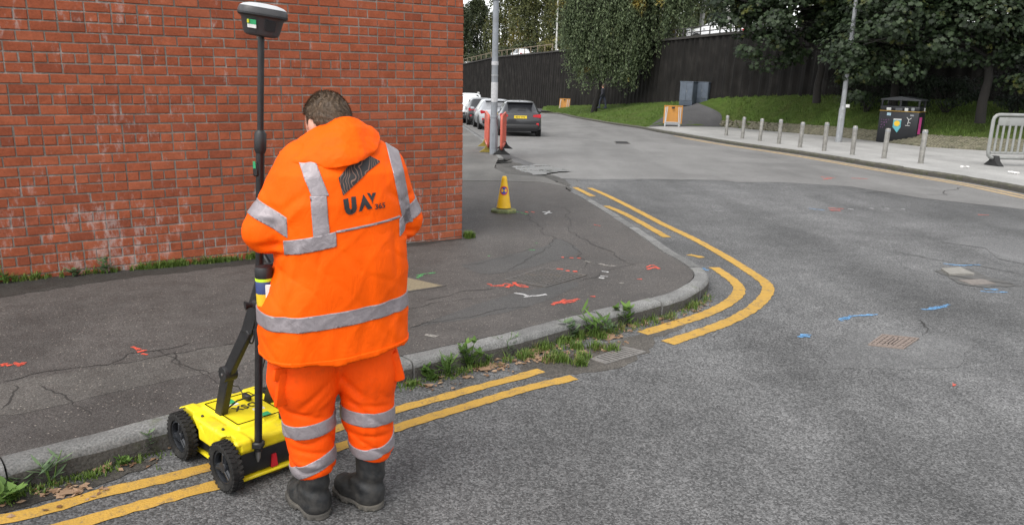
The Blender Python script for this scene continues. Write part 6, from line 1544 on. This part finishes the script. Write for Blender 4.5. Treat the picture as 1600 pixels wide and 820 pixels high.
# drain grating in the gutter
f = quad_frame([(0.535, 4.809), (0.627, 4.716), (0.939, 4.980), (0.799, 5.079)]); o = thing('drain_grating', 'iron drain grating in the gutter below the kerb weeds', 'drain', (0, 0, 0))
M_gf = plain('grey grate iron', (.17, .16, .15), .7, var=.2, scale=25); frame_parts(o, f, .004, M_gf, .07); m = MB(); slabq(m, f, .07, .93, .07, .93, -.02, .001, .004); m.build('pit', M_gap, o)
for i in range(9): m = MB(); slabq(m, f, .075, .925, .085 + i * .096, .085 + i * .096 + .05, -.015, .006, .004); m.build('bar', M_gf, o)
f = quad_frame([(3.693, 28.368), (4.235, 28.388), (4.310, 29.747), (3.820, 29.755)]); o = thing('drain_grating', 'distant dark drain cover in the far carriageway', 'drain', (0, 0, 0)); frame_parts(o, f, .012, M_iron, .06); m = MB(); slabq(m, f, .06, .94, .06, .94, -.01, .003, .012); m.build('pit', M_gap, o)
sheet('gutter_silt', rough_poly([(0.016, 4.650), (0.271, 4.815), (0.455, 4.985), (0.697, 5.170), (0.966, 5.431), (1.283, 5.824), (1.360, 5.708), (1.083, 5.287), (0.968, 5.023), (0.679, 4.660), (0.420, 4.527), (0.216, 4.457), (0.097, 4.505)], .04, .06, 6), asphalt('gutter silt', .075, .19, 130, .4, bumpd=.003, tint=(1.1, 1, .88)), .003, kind='structure', thick=.006)
sheet('gutter_silt', rough_poly([(-2.099, 2.834), (-2.013, 2.954), (-1.842, 3.098), (-1.668, 3.280), (-1.624, 3.218), (-1.800, 3.019), (-1.928, 2.904), (-2.058, 2.771)], .025, .05, 7), asphalt('gutter silt dark', .05, .14, 130, .45, bumpd=.003, tint=(1.1, 1, .85)), .0035, kind='structure')
# litter on the far pavement
def litter(p, s, label, seed):
    rg = random.Random(seed); bm = bmesh.new(); bmesh.ops.create_icosphere(bm, subdivisions=2, radius=s)
    for v in bm.verts: v.co *= rg.uniform(.6, 1.2); v.co.z = v.co.z * .6 + s * .45; v.co.x *= 1.5
    o = bm_obj('crumpled_paper', bm, plain('white litter', (.65, .64, .62), .7), None); o.location = p; o.rotation_euler = (0, 0, rg.uniform(0, 3)); tag(o, label, 'litter')
litter((11.556, 19.900, -0.447), .05, 'white crumpled paper left of the grey barrier foot, leftmost piece', 1); litter((11.652, 19.837, -0.445), .05, 'white crumpled paper left of the grey barrier foot, nearer the barrier', 2)
litter((11.968, 18.534, -0.408), .06, 'white crumpled paper in front of the grey barrier', 3); litter((12.000, 18.391, -0.404), .05, 'smaller white crumpled paper in front of the grey barrier', 4)

# ------------------------------------------------------------------ cars
M_glass = plain('dark car glass', (.025, .03, .032), .06, var=.1, spec=.8); M_trim = plain('black car trim', (.014, .014, .015), .55, var=.15); M_alloy = plain('alloy wheel', (.30, .30, .31), .35, metal=.7)
M_tail = plain('red tail lamp', (.42, .012, .02), .2, var=.1); M_head = plain('clear head lamp', (.55, .57, .58), .12, var=.1); M_ctyre = plain('car tyre', (.02, .02, .02), .85)
def car_paint(name, col, metal=.3, rough=.28):
    t = NT(name); co = t.coord(); n = t.noise(co, 4, 4); m = t.done(t.mix(t.ramp(n, [(.3, 0.0), (.7, .25)]), col, tuple(x * .7 + .02 for x in col)), rough, metal=metal); t.b.inputs['Coat Weight'].default_value = .6; t.b.inputs['Coat Roughness'].default_value = .06; return m
HATCH = [(-2.00, .34, .76, .66, .80, .70), (-1.95, .22, .83, .74, .93, .76), (-1.84, .20, .86, .82, 1.00, .74), (-1.74, .19, .868, .86, 1.03, .71), (-1.36, .18, .87, .89, 1.37, .575), (-1.30, .18, .87, .89, 1.385, .575), (-.95, .18, .872, .895, 1.42, .585), (-.12, .18, .874, .885, 1.435, .59), (.02, .18, .874, .883, 1.43, .588), (.40, .18, .872, .875, 1.385, .565), (1.08, .19, .865, .86, .99, .66), (1.62, .20, .84, .80, .89, .66), (1.90, .24, .78, .70, .79, .60), (2.00, .32, .68, .60, .66, .52)]
SUV = [(-2.15, .42, .78, .78, .95, .72), (-2.10, .28, .86, .88, 1.08, .78), (-2.0, .26, .885, .95, 1.14, .76), (-1.92, .25, .89, .98, 1.18, .74), (-1.62, .24, .90, 1.0, 1.60, .62), (-1.55, .24, .90, 1.0, 1.62, .62), (-1.1, .24, .90, 1.0, 1.65, .63), (-.05, .24, .90, .99, 1.66, .63), (.08, .24, .90, .99, 1.655, .63), (.50, .24, .895, .98, 1.60, .60), (1.15, .25, .885, .97, 1.12, .70), (1.75, .26, .865, .92, 1.02, .70), (2.05, .30, .80, .80, .90, .64), (2.15, .40, .70, .68, .74, .56)]
def make_car(label, loc, rz, paint, S=HATCH, plate='yellow', lengths=1.0, rails=False, group='cars parked on the street', plate_text=None, spoiler=True, wr=.31):
    o = thing('parked_car', label, 'car', loc, rz, group, slope=True)
    rings = []
    for (y, zb, w_, zbelt, zt, wr_) in S:
        half = [(0, zb), (w_ * .80, zb), (w_ * .96, zb + .09), (w_ * 1.0, (zb + zbelt) / 2), (w_ * .985, zbelt), (wr_ + .03, zt - .075), (wr_ - .06, zt - .012), (wr_ * .45, zt + .008), (0, zt + .012)]
        ring = [(x, y, z) for x, z in half] + [(-x, y, z) for x, z in half[-2:0:-1]]; rings.append(ring)
    n = len(rings[0]); V = [p for r in rings for p in r]; F = []
    for i in range(len(rings) - 1):
        for k in range(n): F.append((i * n + k, i * n + (k + 1) % n, (i + 1) * n + (k + 1) % n, (i + 1) * n + k))
    F.append(tuple(range(n))); F.append(tuple(range((len(rings) - 1) * n, len(rings) * n))[::-1])
    bm = bmesh.new(); vs = [bm.verts.new(v) for v in V]
    for f_ in F: bm.faces.new([vs[i] for i in f_])
    body = bm_obj('body', bm, paint, o, autosmooth=32)
    def pane(name, q, ins=.06, off=.006):
        c = sum((Vector(p) for p in q), Vector()) / len(q); nn = (Vector(q[1]) - Vector(q[0])).cross(Vector(q[2]) - Vector(q[0])).normalized()
        ctr = Vector((0, c.y, .7)); nn = nn if nn.dot(c - ctr) > 0 else -nn
        P_ = [Vector(p) + (c - Vector(p)).normalized() * ins + nn * off for p in q]
        mk(name, P_ + [p - nn * .012 for p in P_], [tuple(range(len(q)))] + [(i, (i + 1) % len(q), len(q) + (i + 1) % len(q), len(q) + i) for i in range(len(q))], M_glass, o)
    R_ = rings; yi = [s[0] for s in S]
    pane('rear_window', [R_[3][5], R_[3][n - 5], R_[4][n - 6 + 0], R_[4][6]], .05, .012)
    pane('windscreen', [R_[9][6], R_[9][n - 6], R_[10][n - 5], R_[10][5]], .05, .016)
    for sgn in (0, 1):
        g_ = (lambda i, k: R_[i][k] if sgn == 0 else R_[i][(n - k) % n])
        pane('side_window', [g_(5, 4), g_(7, 4), g_(7, 5), g_(5, 5)], .045, .010); pane('side_window', [g_(8, 4), g_(9, 4), Vector(g_(10, 4)).lerp(Vector(g_(9, 4)), .25), Vector(g_(10, 5)).lerp(Vector(g_(9, 5)), .35), g_(9, 5), g_(8, 5)], .045, .012)
        s = 1 if sgn == 0 else -1; w_ = S[7][2]
        MB().box((s * (w_ + .10), S[10][0] - .32, S[7][3] + .06), (.19, .10, .13), None, .03).build('wing_mirror', paint, o, 40)
        for y in (-.75, .15): MB().box((s * (w_ * .992), y, S[7][3] - .09), (.03, .16, .028), None, .008).build('door_handle', paint, o, 40)
        for y in (S[0][0] + .70, S[-1][0] - .76):
            wh = empty('wheel', (s * (w_ - .10), y, wr)); wh.parent = o; My = Matrix.Rotation(R(90), 3, 'Y')
            MB().lathe([(wr * .66, -.10), (wr * .93, -.105), (wr, -.08), (wr, .08), (wr * .93, .105), (wr * .66, .10)], 26, (0, 0, 0), My).build('tyre', M_ctyre, wh, 40)
            m = MB(); m.lathe([(0, .07), (wr * .2, .078), (wr * .22, .06), (wr * .22, -.06), (0, -.06)], 16, (0, 0, 0), Matrix.Rotation(R(90 * s), 3, 'Y')); m.lathe([(wr * .60, -.09), (wr * .665, -.095), (wr * .665, .095), (wr * .60, .09), (wr * .60, -.09)], 24, (0, 0, 0), My)
            for k in range(5): a = R(72 * k); m.box((s * .06, math.cos(a) * wr * .40, math.sin(a) * wr * .40), (.03, wr * .5, .06), Matrix.Rotation(a, 3, 'X'), .006)
            m.build('rim', M_alloy, wh, 40)
            # wheel arch shadow gap
            MB().lathe([(wr * 1.10, -.02), (wr * 1.16, -.02), (wr * 1.16, .02), (wr * 1.10, .02), (wr * 1.10, -.02)], 26, (s * (w_ * .985), y, wr), My).build('wheel_arch', M_trim, o, 40)
    yr = S[0][0]; yf = S[-1][0]; zb = S[1][3]
    for s in (-1, 1):
        MB().prism([(s * .50, zb + .055), (s * .82, zb + .02), (s * .84, zb + .14), (s * .80, zb + .17), (s * .52, zb + .135)], yr - .012, yr + .28).build('tail_lamp', M_tail, o, 30)
        MB().prism([(s * .42, S[-3][3] - .02), (s * .74, S[-3][3] + .0), (s * .76, S[-3][3] + .12), (s * .46, S[-3][3] + .08)], yf - .30, yf + .006).build('head_lamp', M_head, o, 30)
        MB().box((s * .70, yr - .005, .50), (.11, .03, .10), None, .01).build('reflector', M_tail, o)
    MB().box((0, yr + .03, .40), (1.46, .16, .20), None, .04).build('rear_bumper', M_trim, o, 40); MB().box((0, yf - .04, .36), (1.34, .16, .22), None, .04).build('front_bumper', M_trim, o, 40); MB().box((0, yf - .01, .56), (.9, .06, .14), None, .02).build('grille', M_trim, o, 40)
    pl = MB().box((0, yr - .022, zb + .04), (.52, .012, .11), None, .003).build('number_plate', plain('yellow plate', (.72, .52, .02), .45), o)
    MB().box((0, yf + .045, .46), (.52, .012, .11), None, .003).build('number_plate', M_paper, o)
    if plate_text:
        m = MB()
        for p in text_polys(plate_text, .085): m.add([(x - .205, yr - .0305, zb + .012 + z) for x, z in p], [tuple(range(len(p)))])
        m.build('lettering', M_black, pl)
    if spoiler: MB().box((0, S[4][0] - .05, S[4][4] - .005), (1.10, .22, .035), Matrix.Rotation(R(6), 3, 'X'), .012).build('spoiler', paint, o, 40)
    MB().box((.06, S[3][0] - .005, S[3][4] + .07), (.36, .02, .03), Matrix.Rotation(R(-4), 3, 'Y')).build('wiper', M_trim, o)
    if rails:
        for s in (-1, 1): MB().tube([(s * .56, -1.4, 1.66), (s * .57, -1.2, 1.72), (s * .57, .2, 1.72), (s * .56, .42, 1.66)], .02, 8).build('roof_rail', M_paper, o, 40)
    MB().box((.0, -1.2, S[5][4] + .045), (.02, .08, .06), None, .006).build('aerial', M_trim, o)
    return o
P_blk = car_paint('dark grey car paint', (.012, .013, .016), .0, .3); P_sil = car_paint('silver car paint', (.42, .43, .45), .6, .35); P_dk = car_paint('near black car paint', (.012, .012, .014)); P_wh = car_paint('white car paint', (.72, .73, .74), 0, .3)
def on_road(x, y): return (x, y, gz(y) + .004)
make_car('dark grey hatchback with yellow rear plate, nearest of the parked cars', on_road(.10, 33.6), R(3), P_blk, plate_text='SD10 YTW')
make_car('silver hatchback parked just beyond the dark grey hatchback', on_road(-1.10, 38.6), R(8), P_sil)
make_car('near black car parked between the silver hatchback and the white car', on_road(-1.95, 43.5), R(8), P_dk, spoiler=False)
make_car('white car with roof rails facing the viewer beside the brick corner', on_road(-2.75, 46.0), R(186), P_wh, SUV, rails=True, spoiler=False)
# cars on the upper street, seen over the wall
def upper_car(pos, rz, label, S=HATCH):
    c = make_car(label, pos, rz, P_wh, S, group='cars on the upper street', spoiler=False); c.rotation_euler = (0, 0, rz)
upper_car((14.2, 57.5, 3.98), R(72), 'white car on the upper street seen over the wall beside the leaning posts')
upper_car((.5, 118.0, 3.15), R(20), 'pale car roof on the upper street seen over the wall behind the left lamp post', SUV)
# railing, posts and lamp column above the wall
M_rail = plain('dark railing paint', (.035, .033, .032), .6, var=.2); M_tanr = plain('weathered timber rail', (.20, .16, .11), .85, var=.25)
rl = thing('railing', 'dark metal railing on top of the wall in front of the white car', 'railing', tuple(dense[0][:3]))
seg = [d for d in dense if 1 and 43 < d[1] < 59][::7]
pts = [Vector((d[0] + .25 - ox, d[1] + .2 - oy, d[3] + .15 - oz)) for d in seg]
for p in pts: MB().box(p + Vector((0, 0, .3)), (.08, .08, .62), None, .01).build('post', M_rail, rl, 40)
for z in (.60, .28): MB().tube([p + Vector((0, 0, z)) for p in pts], .035, 6).build('rail', M_rail, rl, 40)
rl2 = thing('railing', 'weathered timber rail on top of the wall right of the brick corner', 'railing', tuple(dense[0][:3]))
seg = [d for d in dense if d[1] > 86][::14]; pts = [Vector((d[0] + .25 - ox, d[1] + .2 - oy, d[3] + .15 - oz)) for d in seg]
for p in pts: MB().box(p + Vector((0, 0, .4)), (.10, .10, .82), None, .01).build('post', M_tanr, rl2, 40)
MB().tube([p + Vector((0, 0, .75)) for p in pts], .05, 6).build('rail', M_tanr, rl2, 40)
M_wp = plain('white weathered post', (.50, .50, .46), .7, var=.15, scale=4, dirt=(.30, .29, .25))
for i, (a, b, lbl) in enumerate((((13.684, 60.000, 5.106), (13.999, 60.000, 9.783), 'leaning white post on the upper street, leftmost of the group'), ((15.705, 60.000, 4.969), (14.577, 60.000, 10.673), 'leaning white post on the upper street, the middle of the group'), ((16.161, 61.000, 5.027), (15.246, 61.000, 10.832), 'leaning white post on the upper street, rightmost of the group'))):
    o = thing('white_post', lbl, 'post', (a[0], a[1], 3.6), group='leaning white posts on the upper street'); d = Vector(b) - Vector(a); k = Vector((0, 0, a[2] - 3.6))
    MB().tube([Vector((0, 0, 0)) - d * .15, k, k + d], [.17, .17, .14], 10).build('shaft', M_wp, o, 40); MB().lathe([(.22, -.05), (.22, .25), (.17, .32)], 12).build('base', M_wp, o, 40)
a = (4.224, 86.000, 3.702); o = thing('lamp_column', 'slender pale lamp column on the upper street left of the weeping birch', 'lamp post', (a[0], a[1], 3.5))
MB().lathe([(.11, 0), (.10, 1.2), (.075, 6.0)], 12).build('shaft', M_wp, o, 40); MB().box((0, -.1, 6.1), (.32, .6, .16), None, .04).build('lantern', M_steel, o, 40)

# ------------------------------------------------------------------ passer-by under the weeping birch
fp = (6.575, 59.500, -0.931); fpo = thing('person', 'distant person in dark clothes walking under the weeping birch', 'person', fp, R(60))
M_dkc = plain('dark clothing', (.016, .017, .024), .85, var=.2); M_nav = plain('dark jeans', (.014, .018, .032), .85, var=.2)
def far_body(X, Y, Z):
    d = ell(X, Y, Z, (0, .03, 1.63), (.078, .095, .115)); d = smin(d, cone(X, Y, Z, (0, .01, 1.52), (0, 0, 1.4), .05, .06), .03)
    d = smin(d, cone(X, Y, Z, (0, 0, 1.35), (0, 0, .98), .13, .12), .05)
    for s, k in ((-1, 1), (1, -1)):
        d = smin(d, np.minimum(cone(X, Y, Z, (s * .17, 0, 1.38), (s * .23, -k * .08, 1.1), .05, .04), cone(X, Y, Z, (s * .23, -k * .08, 1.1), (s * .22, -k * .02 + .12, .9), .04, .03)), .04)
        d = smin(d, np.minimum(cone(X, Y, Z, (s * .09, 0, .95), (s * .10, k * .18, .50), .085, .06), cone(X, Y, Z, (s * .10, k * .18, .50), (s * .10, k * .22 - .03, .06), .055, .04)), .04)
        d = smin(d, cone(X, Y, Z, (s * .10, k * .22 - .05, .05), (s * .10, k * .22 + .12, .04), .045, .04), .03)
    return d
link('body', snet_mesh('body', far_body, (-.4, -.5, -.02), (.4, .6, 1.8), .02, M_skin, 1), fpo)
link('jacket', snet_mesh('jacket', lambda X, Y, Z: np.maximum(np.maximum(far_body(X, Y, Z) - .03, .85 - Z), Z - 1.50), (-.4, -.5, .8), (.4, .6, 1.6), .02, M_dkc, 1), fpo)
link('trousers', snet_mesh('trousers', lambda X, Y, Z: np.maximum(far_body(X, Y, Z) - .02, Z - .92), (-.4, -.5, -.04), (.4, .6, 1.0), .02, M_nav, 1), fpo)
link('hair', snet_mesh('hair', lambda X, Y, Z: np.maximum(ell(X, Y, Z, (0, .02, 1.65), (.088, .105, .115)), 1.6 - Z), (-.2, -.2, 1.5), (.2, .2, 1.82), .015, M_hair, 1), fpo)
